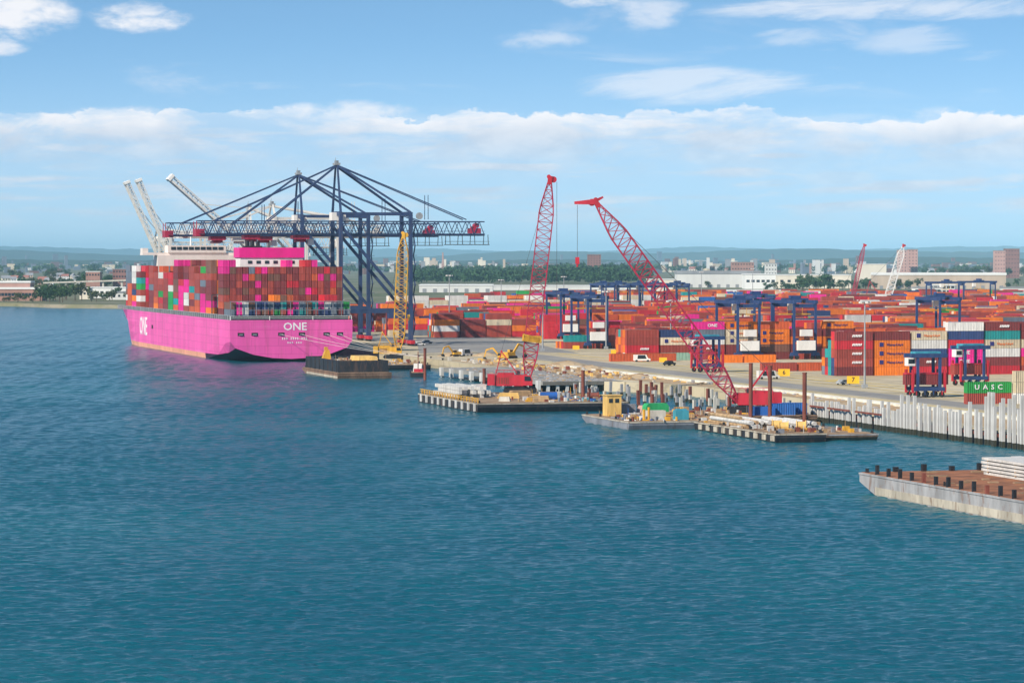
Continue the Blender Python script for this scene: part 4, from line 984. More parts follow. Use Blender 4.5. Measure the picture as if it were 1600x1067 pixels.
for k, (x, y) in enumerate(((241.5, 647), (246.0, 648), (242.5, 654))):
    thing(MB().tube((0, -0.9, 0.95), (0, 0.9, 0.95), 0.95, 12).tube((0, -1.1, 0.95), (0, -0.9, 0.95), 1.25, 12).tube((0, 0.9, 0.95), (0, 1.1, 0.95), 1.25, 12), 'cable_drum', 'tan_box', (x, y, 2.28), R(70), ['left', 'right', 'rearmost'][k] + ' tan cable drum at the front of the pile barge', 'drum', 'cable drums on the pile barge')
t = barge('deck_barge', 249.6, 263.0, 645, 692, 1.4, 'barge_rust', 'deck_brown', 'low rusty deck barge right of the pile barge', (2.0, 1.0), None, 'barge_weathered')
clutter(t, -6, 6, -22, 22, 1.47, 60, 36)
for k in range(9):
    thing(MB().tube((0, 0, 0.5), (0, 22 + rp.uniform(-3, 3), 0.5), 0.5, 8), 'steel_pipe', 'pile_white', (250.9 + (k % 5) * 1.25, 662 + rp.uniform(-3, 4), 1.475 + (k // 5) * 0.88), 0.0, 'pale pipe on the low rusty deck barge, %s layer, %s from left' % (ordn(k // 5), ordn(k % 5)), 'pipe', 'pipes on the low deck barge')
# --- float under the long-boom crane
t = barge('crane_float', 247, 276, 716, 748, 1.9, 'barge_rust', 'deck_brown', 'rusty float carrying the red crane whose long boom leans left', (1, 1))
clutter(t, -14, 14, -15.5, 15.5, 1.97, 90, 37)
crawler_crane('crawler_crane', (262.5, 730, 1.975), LEFT, 35.0, 49.0, 'crane_red', 'boom_red', 'red crane with very long lattice boom leaning left over the yard', 4.2, 'crane_red', 13, True, 1.1)
for k, (x, y) in enumerate(((268.5, 719.5), (272.5, 722.0))):
    c = container(CM20, x - 0.2, y, 1.975, 'blue', ['blue container on the float right of the leaning red crane, nearer one', 'blue container at the right end of the leaning crane float'][k], 'blue boxes on the crane float', -TH)
thing(MB().box(-3.2, 3.2, -1.1, 1.1, 0, 2.1).box(-2.6, -1.0, -1.13, -1.08, 0.6, 1.5).box(1.0, 2.6, -1.13, -1.08, 0.6, 1.5), 'generator_set', 'blue_box', (262.5, 718.3, 1.975), -TH, 'blue power unit in front of the leaning red crane', 'generator')
# --- spud piles
for k, (x, y0, y1, z) in enumerate(((1173, 650, 569, 1.9), (1203, 652, 573, 1.9), (1257, 672, 584, 1.4), (1019, 645, 617, 1.9), (911, 620, 580, 3.0), (756.5, 600, 577, 2.4), (664, 585, 545, 1.8))):
    g = G(x, y0, z); s = FPX / (g - Vector((0, 0, 40))).length
    h = (y0 - y1) / s
    thing(MB().tube((0, 0, 0 if z == 3.0 else -3), (0, 0, h), 0.5, 10).tube((0, 0, h), (0, 0, h + 0.25), 0.56, 10), 'spud_pile', 'spud_rust', (g.x, g.y, z), 0,
          ['rusty upright spud pile beside the red crane house', 'rusty upright pile between the crane and the blue boxes', 'rusty upright pile nearest us, on the front barge', 'short rusty pile on the grey work barge', 'dark upright pile at the right end of the wharf deck', 'short dark pile behind the yellow railed barge', 'thin dark upright pile by the work boat'][k], 'pile', 'upright spud piles')
# --- big weathered barge in the foreground
t = barge('flat_barge', 200.5, 232, 396, 500, 3.5, 'barge_weathered', 'deck_rust', 'large weathered grey barge with rust brown deck in the right foreground', (1, 12), 'barge_pale', 'barge_weathered')
for k in range(20):
    y = -50 + k * 5.0
    MB().box(-15.5, -14.95, y, y + 0.55, 3.5, 4.9 + 0.25 * (k % 2)).build('stanchion', 'black_steel' if k % 5 else 'spud_rust', t)
for k in range(13):
    y = -34 + k * 6.9
    MB().box(14.95, 15.5, y, y + 0.55, 3.5, 5.0).build('stanchion', 'black_steel', t)
for k in range(5): MB().box(-10 + k * 5.2, -9.2 + k * 5.2, 50.4, 51.2, 3.5, 4.4 + 0.4 * (k % 2)).build('stanchion', 'black_steel', t)
b = MB()
for k in range(40): x, y = rp.uniform(-13, 13), rp.uniform(-20, 48); b.box(x, x + rp.uniform(0.5, 3), y, y + rp.uniform(0.2, 1.2), 3.57, 3.6 + rp.uniform(0.05, 0.25))
b.build('deck_debris', 'deck_brown', t)
for lay in range(5):
    for k in range(7):
        thing(MB().box(-0.9, 0.9, -14 + lay * 0.5, 14 - rp.uniform(0, 1.2), 0, 0.42), 'concrete_plank', 'pile_white', (219.5 + k * 1.95 - lay * 0.1 + rp.uniform(-0.08, 0.08), 476 + rp.uniform(-0.7, 0.7), 3.58 + lay * 0.62), 0,
              'white plank stacked on the big weathered barge, %s layer, %s from left' % (ordn(lay), ordn(k)), 'plank', 'white planks on the weathered barge')
    if lay < 4:
        for yy in (465, 476, 487):
            thing(MB().box(-6.8, 6.8, -0.2, 0.2, 0, 0.2), 'timber_spacer', 'timber', (225.2, yy, 4.0 + lay * 0.62), 0, 'timber spacer above the %s plank layer on the weathered barge, %s one' % (ordn(lay), {465: 'near', 476: 'middle', 487: 'far'}[yy]), 'spacer', 'spacers in the plank stack')

#@@PILES
pw = empty('pile_wall', (278, 560, 0), 0, 'long wall of white concrete piles along the quay at the right', 'pile wall')
pm = {}
rp = random.Random(9)
y = 0.0; k = 0
while y < 166:
    tall = 1.0 if y < 55 else (0.8 if y < 90 else 0.55)
    h = rp.choice([5.6, 6.0, 6.5, 6.5, 7.0, 8.2, 10.0]) * (0.72 + 0.36 * tall)
    h = rp.choice([8.5, 9.5, 10.0, 10.5, 11.5]) if y < 62 else rp.choice([6.5, 7.0, 7.0, 7.5, 9.0])
    if y > 108: h = rp.choice([5.0, 5.0, 5.5, 5.5, 7.0])
    hq = round(h * 2) / 2
    if hq not in pm: pm[hq] = MB().box(-0.34, 0.34, -0.34, 0.34, 1.3, hq, 0).box(-0.34, 0.34, -0.34, 0.34, -4, 1.29, 1).mesh('pile', ['pile_white', 'pile_wet'])
    o = bpy.data.objects.new('pile', pm[hq]); COL.objects.link(o); o.parent = pw; o.location = (rp.uniform(-0.25, 0.25), y, 0); o.rotation_euler = (rp.uniform(-0.012, 0.012), rp.uniform(-0.01, 0.01), rp.uniform(-0.1, 0.1))
    y += rp.choice([1.5, 1.8, 2.3, 2.5, 2.8]); k += 1
MB().box(1.0, 1.4, 0, 166, -3.0, 2.9).build('gap_shade_sheet', 'barge_black', pw)  # dark sheet added behind the piles, stands in for shade in the gaps
MB().box(0.55, 0.98, 0, 166, 2.0, 2.7).build('waler', 'spud_rust', pw)
for y0, y1 in ((118, 134), (138, 152), (155, 164)): MB().box(-1.0, -0.6, y0, y1, 3.6, 4.0).build('guide_beam', 'spud_rust', pw)
# loose piles standing in the basin
cand_p = []
for i in range(400):
    x = rp.uniform(250, 295); y = rp.uniform(750, 896)
    if x < 279 and y < 772: continue
    if x < 262 and y > 868: continue
    if x < 255 and y > 780: continue
    if any((x - a) ** 2 + (y - b_) ** 2 < 3.5 for a, b_ in cand_p): continue
    cand_p.append((x, y))
    if len(cand_p) >= 84: break
cand_p.sort(key=lambda q: (q[0] * math.cos(TH) - q[1] * math.sin(TH)) / (q[0] * math.sin(TH) + q[1] * math.cos(TH)))
for i, (x, y) in enumerate(cand_p):
    h = rp.uniform(2.2, 4.2); c = rp.random(); rust = c > 0.86
    if rust: h += 1.2
    o = MB().box(-0.36, 0.36, -0.36, 0.36, 1.0, h, 0).box(-0.36, 0.36, -0.36, 0.36, -4, 0.99, 1).build('standing_pile', ['spud_rust' if rust else ('barge_weathered' if c < 0.5 else 'concrete'), 'pile_wet'], None,
        label='%s pile standing in the basin behind the work barge, %s from left' % ('rusty steel' if rust else 'pale concrete', ordn(i)), cat='pile', group='piles standing in the basin')
    o.location = (x, y, 0); o.rotation_euler = (rp.uniform(-0.03, 0.03), rp.uniform(-0.03, 0.03), rp.uniform(0, 0.4))
#@@YARD
yr = random.Random(33)
YCOL = ['maroon'] * 8 + ['brick red'] * 12 + ['orange red'] * 11 + ['orange'] * 8 + ['red'] * 7 + ['magenta'] * 2 + ['white', 'white', 'cream', 'cream', 'navy', 'navy', 'slate', 'slate', 'teal', 'green', 'blue', 'brown', 'brown']
LX = 12.7
slots = []                                       # x centre, y centre, tier, colour, exposed, row number, stack number
def add_row(y, x0, stacks, rowi, front, nxt):
    """one row of stacks along X; stacks = list of colour lists (bottom up); front / nxt = heights of the row before and behind"""
    for c, cols in enumerate(stacks):
        hf = front[c] if front and c < len(front) else 0
        for t, col in enumerate(cols):
            left = len(stacks[c - 1]) if c else 0
            if t >= hf or t >= len(cols) - 1 or t >= left:
                slots.append((x0 + c * LX, y, t, col, t >= hf, rowi, c))
def rand_stack(lo, hi): return [yr.choice(YCOL) for _ in range(yr.randint(lo, hi))]
def vis_x(y, m=1.04): return math.tan(TH + math.atan(800 / FPX) * m) * y + 22
rowi = 0
A = ['maroon', 'brick red', 'brick red', 'red', 'maroon']
front_rows = {
    928.0: (370.0, [A, ['orange', 'orange', 'orange', 'orange', 'maroon'], ['red', 'maroon', 'navy', 'white', 'cream'], ['red', 'magenta', 'magenta', 'red', 'navy', 'white'],
                    ['red', 'maroon', 'white', 'cream', 'teal', 'maroon'], ['brick red', 'orange red', 'magenta', 'cream', 'maroon', 'maroon'], ['maroon', 'red', 'orange', 'maroon']]),
    1088.0: (351.0, [['orange red', 'red', 'brick red', 'brick red'], ['pale green', 'brick red', 'cream', 'navy'], ['brick red', 'brick red', 'white', 'slate', 'magenta'],
                     ['maroon', 'maroon', 'cream', 'cream', 'orange'], ['maroon', 'brown', 'orange', 'orange', 'orange red'], ['brick red', 'maroon', 'orange', 'maroon'],
                     ['orange', 'orange', 'orange', 'maroon', 'orange'], ['maroon', 'red', 'brick red', 'orange red'], ['brick red'] * 4, ['orange'] * 4])}
def block(y0, rows, xstart, lo, hi, first=None, colours=None, xend=None):
    global rowi
    prev = None
    for r_ in range(rows):
        y = y0 + r_ * 2.75
        if first and r_ == 0: x0, stacks = first
        else:
            x0 = first[0] if first else xstart
            nst = int(((xend or min(vis_x(y), 1450)) - x0) / LX) + 1
            if r_ and yr.random() < 0.9 and prev: stacks = [[yr.choice(colours or YCOL) for _ in range(max(1, min(hi, len(prev[c]) + yr.choice([-1, 0, 0, 1]))))] if c < len(prev) else rand_stack(lo, hi) for c in range(nst)]
            else: stacks = [[yr.choice(colours or YCOL) for _ in range(yr.randint(lo, hi))] if yr.random() > 0.06 else [] for _ in range(nst)]
            stacks = [s if yr.random() > 0.25 else [s[0]] * len(s) if s else s for s in stacks]
        add_row(y, x0, stacks, rowi, [len(s) for s in prev] if prev else None, None)
        prev = stacks; rowi += 1
block(928.0, 5, 370, 3, 5, front_rows[928.0])
block(963.0, 5, 396, 3, 4)
block(998.0, 5, 409, 3, 4)
block(1033.0, 5, 421, 3, 4)
block(1088.0, 5, 351, 3, 4, front_rows[1088.0])
for yb, xs in ((1123, 366), (1156, 372), (1189, 385), (1239, 372), (1275, 420), (1312, 420), (1350, 426), (1391, 407), (1432, 365), (1472, 352), (1512, 365), (1552, 352), (1592, 358), (1634, 352), (1676, 365), (1718, 352), (1760, 365), (1802, 352), (1844, 365)):
    block(float(yb), 5, xs, 2, 4)
# reefers: a pale block in the far left of the yard
block(1905.0, 4, 455, 4, 5, None, ['white'] * 6 + ['cream'] * 2, 640)
yb = 1960.0
while yb < 2560:
    block(yb, 3, 470 + (yb - 1960) * 0.42, 2, 4); yb += 62.0
# the pieces lying singly at the edge of the yard
extra = [(342.5, 1080.5, 0, 'orange red'), (355.2, 1080.5, 0, 'orange red'), (372.0, 1056, 0, 'orange'), (384.7, 1056, 0, 'orange'), (361.0, 972.0, 0, 'brick red'), (373.7, 972.0, 0, 'orange red'), (386.4, 972.0, 0, 'orange red'), (399, 972, 0, 'brick red'),
         (331.0, 738.0, 0, 'brick red'), (331.0, 738.0, 1, 'green'), (343.5, 736.0, 0, 'white'), (343.5, 736.0, 1, 'cream'), (343.5, 736.0, 2, 'cream'), (357.0, 742.0, 0, 'magenta'), (357.0, 742.0, 1, 'white')]
slots = [s for s in slots if not (s[5] in (5, 6, 7, 8, 9) and s[0] < 408)]
def cdist(s): return s[0] * math.sin(TH) + s[1] * math.cos(TH)
def inframe(s):
    d = cdist(s); xc = s[0] * math.cos(TH) - s[1] * math.sin(TH); px = 800 + FPX * xc / d
    return -20 < px < 1640
GY = 'containers stacked in the yard'
cand = sorted([s for s in slots if s[4] and inframe(s)], key=cdist)
pick = set(cand[:145])
EDGE = ['orange red container lying singly at the yard edge, left of a pair', 'orange red container lying singly at the yard edge, right of a pair', 'single orange container on the ground near the blue gantry, left one', 'single orange container on the ground near the blue gantry, right one',
        'brick red container on the ground in the low row by the sign, first from left', 'orange red container in the low row by the sign, second from left', 'orange red container in the low row by the sign, third from left', 'brick red container in the low row by the sign, rightmost',
        'brick red container under the green one behind the pile wall', 'green container with white letters behind the pile wall', 'white bottom container at the right behind the pile wall', 'cream container, middle of three right of the green one', 'cream container, top of three right of the green one', 'magenta container on the ground at the far right edge', 'white container above the magenta one at the far right edge']
for (x, y, t, col), lab in zip(extra, EDGE):
    o = container(CM40, x, y, 3.06 + t * CH, col, lab, GY)
    if col == 'green':
        text('lettering', 'UASC', 1.75, (-0.3, -1.25, 1.45), (1, 0, 0), (0, 0, 1), 'logo_white', o, 0.03, 1.15, 1.9)
mass = Mass()
nl = 0
for s in slots:
    x, y, t, col, ex, ri, c = s; z = 3.06 + t * CH
    if s in pick:
        lab = '%s container, %s tier, %s stack from quay, %s row back' % (col, ordn(t), ordn(c), ordn(ri))
        if yr.random() < 0.10 and ri not in (0, 20) and t:                # two short boxes in one slot: the left one keeps the label
            o = container(CM20, x - 3.06, y, z, col, lab, GY)
            container(CM20, x + 3.06, y, z, yr.choice(YCOL), 'short ' + lab.replace(col + ' container', 'container right of %s one' % col, 1), GY)
        else: o = container(CM40, x, y, z, col, lab, GY)
        if y < 1400 and ex and (ri in (0, 4, 25, 20) or yr.random() < 0.55):
            if col == 'magenta': text('lettering', 'ONE', 1.55, (1.4 if ri else -0.5, -1.26, 1.4), (1, 0, 0), (0, 0, 1), 'logo_white', o, 0.03, 1.15)
            elif col in ('orange', 'cream') and t:
                MB().box(-4.4, -3.0, -1.27, -1.18, 0.75, 2.05).build('emblem', 'logo_navy', o)
                text('lettering', 'Hapag-Lloyd', 1.0, (0.9, -1.26, 1.35), (1, 0, 0), (0, 0, 1), 'logo_navy' if col == 'orange' else 'logo_orange', o, 0.03, 1.1)
            elif col in ('brick red', 'maroon', 'red') and (x, t) in ((370.0, 1), (370.0, 2)) or (col in ('brick red', 'red', 'maroon') and yr.random() < 0.4):
                b = MB()
                for k in range(6): b.bar((-0.9 + k * 0.55, -1.24, 1.05), (-0.55 + k * 0.55, -1.24, 1.75), 0.32)
                b.build('emblem', 'logo_white', o)
    else:
        mass.add(x - 6.08, x + 6.08, y - 1.22, y + 1.22, z, z + CH - 0.05, col, yr)
mass.build('yard_containers', label='remaining containers filling the yard far behind the front rows', cat='containers', kind='stuff')

def rtg(name='yard_gantry'):
    """rubber tyred gantry: travels along X, spans +Y"""
    t = empty(name); SP, HX, H = 23.5, 4.2, 20.5
    for y in (0, SP):
        for x in (-HX, HX):
            MB().box(x - 0.42, x + 0.42, y - 0.36, y + 0.36, 2.6, H).build('leg', 'rtg_blue', t)
            bo = MB().box(x - 1.7, x + 1.7, y - 0.5, y + 0.5, 1.3, 2.6, top=(0.4, 0)).build('bogie', 'rtg_blue', t)
            for k in (-1.1, 1.1): MB().tube((x + k, y - 0.45, 0.8), (x + k, y + 0.45, 0.8), 0.8, 12).build('wheel', 'tyre', bo)
        MB().box(-HX + 0.55, HX - 0.55, y - 0.4, y + 0.4, 2.2, 3.3).build('sill_beam', 'rtg_blue', t)
        MB().box(-HX + 0.55, HX - 0.55, y - 0.4, y + 0.4, H - 1.4, H).build('cross_beam', 'rtg_blue', t)
    for x in (-HX, HX): MB().box(x - 0.5, x + 0.5, -1.2, SP + 1.2, H + 0.003, H + 1.3).build('main_girder', 'rtg_blue', t)
    MB().box(-3.4, 3.4, -2.3, -0.45, 3.4, 7.0).build('power_house', 'white_paint', t)
    MB().box(-2.2, 2.4, -1.9, -0.45, 8.6, 11.0).build('control_box', 'white_paint', t)
    MB().box(-HX + 0.5, HX - 0.5, -2.2, -0.42, 7.9, 8.2).build('walkway', 'dark_frame', t)
    tr = MB().box(-HX - 0.5, HX + 0.5, 8.5, 12.5, H + 1.32, H + 1.9).box(-2.0, 2.0, 9.2, 11.8, H + 1.9, H + 2.9).build('trolley', 'rtg_blue', t)
    MB().box(-1.2, 1.2, 13.1, 15.2, H - 2.6, H - 0.2).build('operator_cab', 'white_paint', t)
    MB().box(-6.0, 6.0, 9.3, 11.7, H - 4.2, H - 3.8).bar((-3, 10.5, H - 3.8), (-3, 10.5, H + 1.7), 0.12).bar((3, 10.5, H - 3.8), (3, 10.5, H + 1.7), 0.12).build('spreader', 'yellow_paint', t)
    return t
proto = rtg()
RT = [(412, 1386, 0, 'blue yard gantry farthest left, near the upright red crane boom'), (379, 1234.5, 0, 'blue yard gantry second from left, beside orange red stacks'), (390.5, 1083, 0, 'blue yard gantry with white power house in the middle of the yard'),
      (412.5, 1083, 0, 'blue yard gantry right of the middle one, above orange stacks'), (500, 1151.5, 0, 'blue yard gantry far right of the middle pair'), (452, 1234.5, 0, 'blue yard gantry behind the middle pair of gantries')]
for k in range(5): RT.append((578 + k * 12.2, 1860 + (k % 2) * 7, 0, '%s from left in the distant cluster of blue yard gantries' % ordn(k)))
RT += [(860, 1962, 90, 'distant blue yard gantry near the right edge, left leg pair'), (905, 2010, 90, 'distant blue yard gantry near the right edge, behind another')]
for i, (x, y, a, lab) in enumerate(RT):
    o = proto if i == 0 else copy_tree(proto)
    o.location = (x, y, 3.06); o.rotation_euler = (0, 0, R(a)); tag(o, lab, 'gantry', 'blue yard gantries')

def straddle(name='straddle_carrier'):
    t = empty(name); L, W, H = 9.6, 4.6, 10.6
    for y in (-W / 2, W / 2):
        sb = MB().box(-L / 2 + 0.3, L / 2 - 0.3, y - 0.4, y + 0.4, 1.7, 2.7).build('side_beam', 'rtg_blue', t)
        for k in range(4):
            x = -3.7 + k * 2.47
            wh = MB().tube((x, y - 0.3, 0.72), (x, y + 0.3, 0.72), 0.72, 14).build('wheel', 'tyre', sb)
            MB().box(x - 0.15, x + 0.15, y - 0.35, y + 0.35, 0.6, 1.8).build('fork', 'crane_red' if k in (0, 3) else 'rtg_blue', sb)
        for x in (-3.2, 3.2): MB().box(x - 0.35, x + 0.35, y - 0.3, y + 0.3, 2.7, H).build('leg', 'rtg_blue', t)
        for x in (-4.6, 4.6): MB().box(x - 0.3, x + 0.3, y - 0.32, y + 0.32, 1.2, 7.4).build('column', 'crane_red', t)
        MB().box(-L / 2 - 0.4, L / 2 + 0.4, y - 0.45, y + 0.45, H, H + 1.1).build('top_beam', 'rtg_blue', t)
    MB().box(-3.6, 3.6, -W / 2 + 0.46, W / 2 - 0.46, H + 0.2, H + 1.6).build('engine_deck', 'teal_box', t)
    c = MB().box(-5.6, -3.4, -1.1, 1.1, H - 2.2, H - 0.05).build('cab', 'white_paint', t)
    MB().box(-5.4, -3.6, -1.14, -1.08, H - 1.6, H - 0.4).build('window', 'glass_dark', c)
    for x in (-2.6, 2.6): MB().bar((x, 0, 6.4), (x, 0, H + 0.3), 0.14).build('hoist_rope', 'cable', t)
    MB().box(-6, 6, -1.15, 1.15, 6.1, 6.5).build('spreader', 'crane_red', t)
    return t
proto = straddle()
for i, (px, py, a, lab) in enumerate(((1446, 620, 0, 'blue and red straddle carrier nearest the pile wall'), (1516, 602, 8, 'blue straddle carrier right of the nearest one'), (1105, 581, 6, 'blue straddle carrier behind the leaning red boom'))):
    o = proto if i == 0 else copy_tree(proto)
    g = G(px, py, 3.06); o.location = g; o.rotation_euler = (0, 0, R(a)); tag(o, lab, 'straddle carrier', 'straddle carriers')
# the boxes they carry
for i, (px, py, col, lab) in enumerate(((1446, 620, 'maroon', 'maroon container held inside the nearest straddle carrier'), (1516, 602, 'brick red', 'brick red container held inside the right straddle carrier'))):
    g = G(px, py, 3.06); container(CM40, g.x, g.y, 3.06 + 6.07 - CH + 0.05, col, lab, GY, R([0, 8][i]))

# lamp masts
def mast(g, h, label, thick=0.35):
    t = empty('light_mast', g, 0, label, 'light mast', 'light masts in the yard')
    MB().tube((0, 0, 0), (0, 0, h), thick, 8, thick * 0.55).box(-0.7, 0.7, -0.7, 0.7, 0, 1.0).build('pole', 'grey_steel', t)
    hd = MB().tube((0, 0, h - 0.2), (0, 0, h + 0.1), 1.3, 10).build('lamp_ring', 'grey_steel', t)
    for k in range(4):
        a = k * math.pi / 2; MB().box(1.4 * math.cos(a) - 0.35, 1.4 * math.cos(a) + 0.35, 1.4 * math.sin(a) - 0.35, 1.4 * math.sin(a) + 0.35, h - 0.5, h + 0.05).build('lamp', 'white_paint', hd)
for px, yb_, yt, lab in ((1351, 606, 472, 'tall grey light mast nearest us, beside the orange stack'), (848, 548, 445, 'grey light mast right of the upright red boom'), (1048, 560, 470, 'thin light mast by the pink container'), (702, 520, 430, 'light mast near the pale container block'), (783, 500, 437, 'light mast left of the upright red boom'),
                         (881, 500, 432, 'light mast above the leftmost yard gantry'), (1096, 480, 425, 'distant light mast in front of the pale warehouse'), (1176, 478, 420, 'thin distant light mast left of the tree clump'), (1150, 505, 455, 'light mast behind the middle yard gantry'), (947, 545, 455, 'light mast right of the second yard gantry')):
    g = G(px, yb_, 3.05); s = FPX / (g.xy.length); mast(g, (yb_ - yt) / s, lab)

# berth signs
for px, py, ch, lab in ((1333, 603, '7', 'yellow sign with a dark 7 by the nearest light mast'), (1225, 591, '6', 'yellow sign with a dark 6 right of the rusty pile'), (1036, 569, '5', 'yellow sign left of the straddle carrier in mid yard'), (960, 556, '4', 'small yellow sign in front of the orange red stack'), (900, 549, '3', 'small yellow sign below the second yard gantry')):
    g = G(px, py, 3.05); t = empty('berth_sign', g, -TH, lab, 'sign', 'yellow berth signs')
    k = 1.0 if px > 1200 else 0.75
    for x in (-1.3 * k, 1.3 * k): MB().box(x - 0.08, x + 0.08, -0.08, 0.08, 0, 0.9).build('post', 'grey_steel', t)
    MB().box(-1.8 * k, 1.8 * k, -0.12, 0.12, 0.7, 0.7 + 2.2 * k).build('panel', 'sign_yellow', t)
    if px > 1200: text('lettering', ch, 1.9 * k, (0, -0.14, 0.7 + 1.1 * k), (1, 0, 0), (0, 0, 1), 'ink', t, 0.02)

# vehicles
def vehicle(name, g, rz, body, label, cat, L=4.8, H=1.6, van=False):
    t = empty(name, g, rz, label, cat, 'vehicles on the apron')
    h0, W = 0.4, 0.95
    if van: prof = [(-L / 2, h0), (L / 2, h0), (L / 2, 1.1), (L / 2 - 0.9, 1.25), (L / 2 - 1.5, H), (-L / 2, H)]
    else: prof = [(-L / 2, h0), (L / 2, h0), (L / 2, 0.85), (L / 2 - 1.2, 0.98), (L / 2 - 1.9, H), (-L / 2 + 1.2, H), (-L / 2 + 0.4, 1.0), (-L / 2, 0.95)]
    bo = MB().prism(prof, -W, W).build('body', body, t)
    MB().prism([(-L / 2 + 1.2, 1.02), (L / 2 - 1.45, 1.02), (L / 2 - 1.95, H - 0.1), (-L / 2 + 1.4, H - 0.1)], -W - 0.01, W + 0.01).build('window', 'glass_dark', bo)
    for x in (-L / 2 + 0.95, L / 2 - 0.95):
        for y in (-W, W): MB().tube((x, y - 0.14, 0.36), (x, y + 0.14, 0.36), 0.36, 10).build('wheel', 'tyre', t)
for i, (px, py, b_, n_, c_, lab, L, H, v) in enumerate(((728, 556, 'white_paint', 'parked_van', 'van', 'white van beyond the left end of the wharf deck', 6, 2.6, True), (655, 540, 'white_paint', 'parked_car', 'car', 'white car by the legs of the nearer blue crane', 5, 1.6, False), (667, 537, 'grey_steel', 'parked_car', 'car', 'grey car right of the blue crane legs', 5, 1.6, False),
        (1046, 571, 'black_steel', 'parked_car', 'car', 'black car beside the yellow sign in mid yard', 5, 1.7, False), (1318, 601, 'grey_steel', 'parked_car', 'car', 'grey car left of the yellow 7 sign', 4.6, 1.5, False), (1003, 565, 'white_paint', 'parked_van', 'van', 'white van on the road below the orange red stack', 6, 2.5, True), (1200, 592, 'pale_crane', 'parked_van', 'van', 'pale van left of the yellow 6 sign', 7, 2.6, True))):
    vehicle(n_, G(px, py, 3.06), rnd.uniform(-0.3, 0.6), b_, lab, c_, L, H, v)
def excavator(g, rz, label, k=1.0):
    t = empty('excavator', g, rz, label, 'excavator', 'yellow excavators'); t.scale = (k,) * 3
    for y in (-1.3, 1.3): MB().prism([(-2.2, 0.4), (-1.8, 0), (1.8, 0), (2.2, 0.4), (1.9, 0.95), (-1.9, 0.95)], y - 0.35, y + 0.35).build('track', 'black_steel', t)
    h = MB().box(-2.6, 1.4, -1.4, 1.4, 1.0, 2.3, top=(0.1, 0.1)).build('house', 'yellow_paint', t)
    c = MB().prism([(0.1, 1.05), (1.9, 1.05), (1.7, 3.1), (0.1, 3.1)], 0.3, 1.38).build('cab', 'yellow_paint', t)
    MB().prism([(0.4, 2.0), (1.85, 2.0), (1.72, 2.95), (0.4, 2.95)], 0.26, 1.42).build('window', 'glass_dark', c)
    MB().bar((1.2, -0.3, 1.8), (4.0, -0.3, 5.0), 0.5, 0.7).bar((4.0, -0.3, 5.0), (6.6, -0.3, 4.2), 0.45, 0.6).build('boom_arm', 'yellow_paint', t)
    MB().bar((6.6, -0.3, 4.4), (7.4, -0.3, 1.3), 0.4, 0.45).build('stick', 'yellow_paint', t)
    MB().prism([(7.0, 1.4), (7.9, 1.3), (7.6, 0.3), (6.6, 0.1), (6.4, 0.6)], -0.9, 0.3).build('bucket', 'black_steel', t)
excavator(G(797, 560), R(30), 'yellow excavator left of the upright red crane', 1.05)
excavator(G(785, 563), R(160), 'yellow excavator farther left with arm to the left', 0.9)
excavator(G(712, 557), R(200), 'yellow excavator near the end of the wharf deck', 0.8)
# earth mounds on the construction strip
def mound(g, w, l, h, seed, label):
    r = random.Random(seed); b = MB(); N, Mr = 14, 5; rings = []
    for j in range(Mr):
        t = j / (Mr - 1); rings.append([(math.cos(6.283 * i / N) * w * (1 - t) * r.uniform(0.85, 1.15), math.sin(6.283 * i / N) * l * (1 - t) * r.uniform(0.85, 1.15), h * (1 - (1 - t) ** 1.6) * r.uniform(0.85, 1.1) if j else -0.1) for i in range(N)])
    for j in range(Mr - 1):
        for i in range(N): k = (i + 1) % N; b.poly([rings[j][i], rings[j][k], rings[j + 1][k], rings[j + 1][i]])
    thing(b, 'earth_mound', 'dirt', (g.x, g.y, 3.03), 0, label, 'mound', 'earth mounds')
mound(G(888, 572), 7, 16, 1.8, 1, 'orange brown earth mound right of the upright red crane')
mound(G(925, 577), 5, 12, 1.4, 2, 'low earth mound right of the larger one')
mound(G(705, 556), 5, 10, 1.2, 3, 'low earth mound near the end of the wharf deck')
mound(G(1000, 590), 5, 14, 1.1, 4, 'low earth mound behind the standing piles')
mound(G(760, 556), 6, 8, 1.3, 5, 'earth mound left of the yellow excavators')
# distant cranes in the yard
g = G(1326, 482, 3.05)
crawler_crane('crawler_crane', (g.x, g.y, 3.0), RIGHT, 9.5, 44, 'boom_red', 'boom_red', 'distant dark red lattice crane in the right part of the yard', 2.8, 'orange_d' if False else 'crane_red', 10, False, 1.2, hookrun=False)
g = G(1378, 482, 3.05)
crawler_crane('crawler_crane', (g.x, g.y, 3.0), RIGHT, 12.5, 42, 'crane_red', 'roof_white', 'distant crane with white lattice boom and bright red house', 5.0, 'crane_red', 10, False, 2.0, hookrun=False)

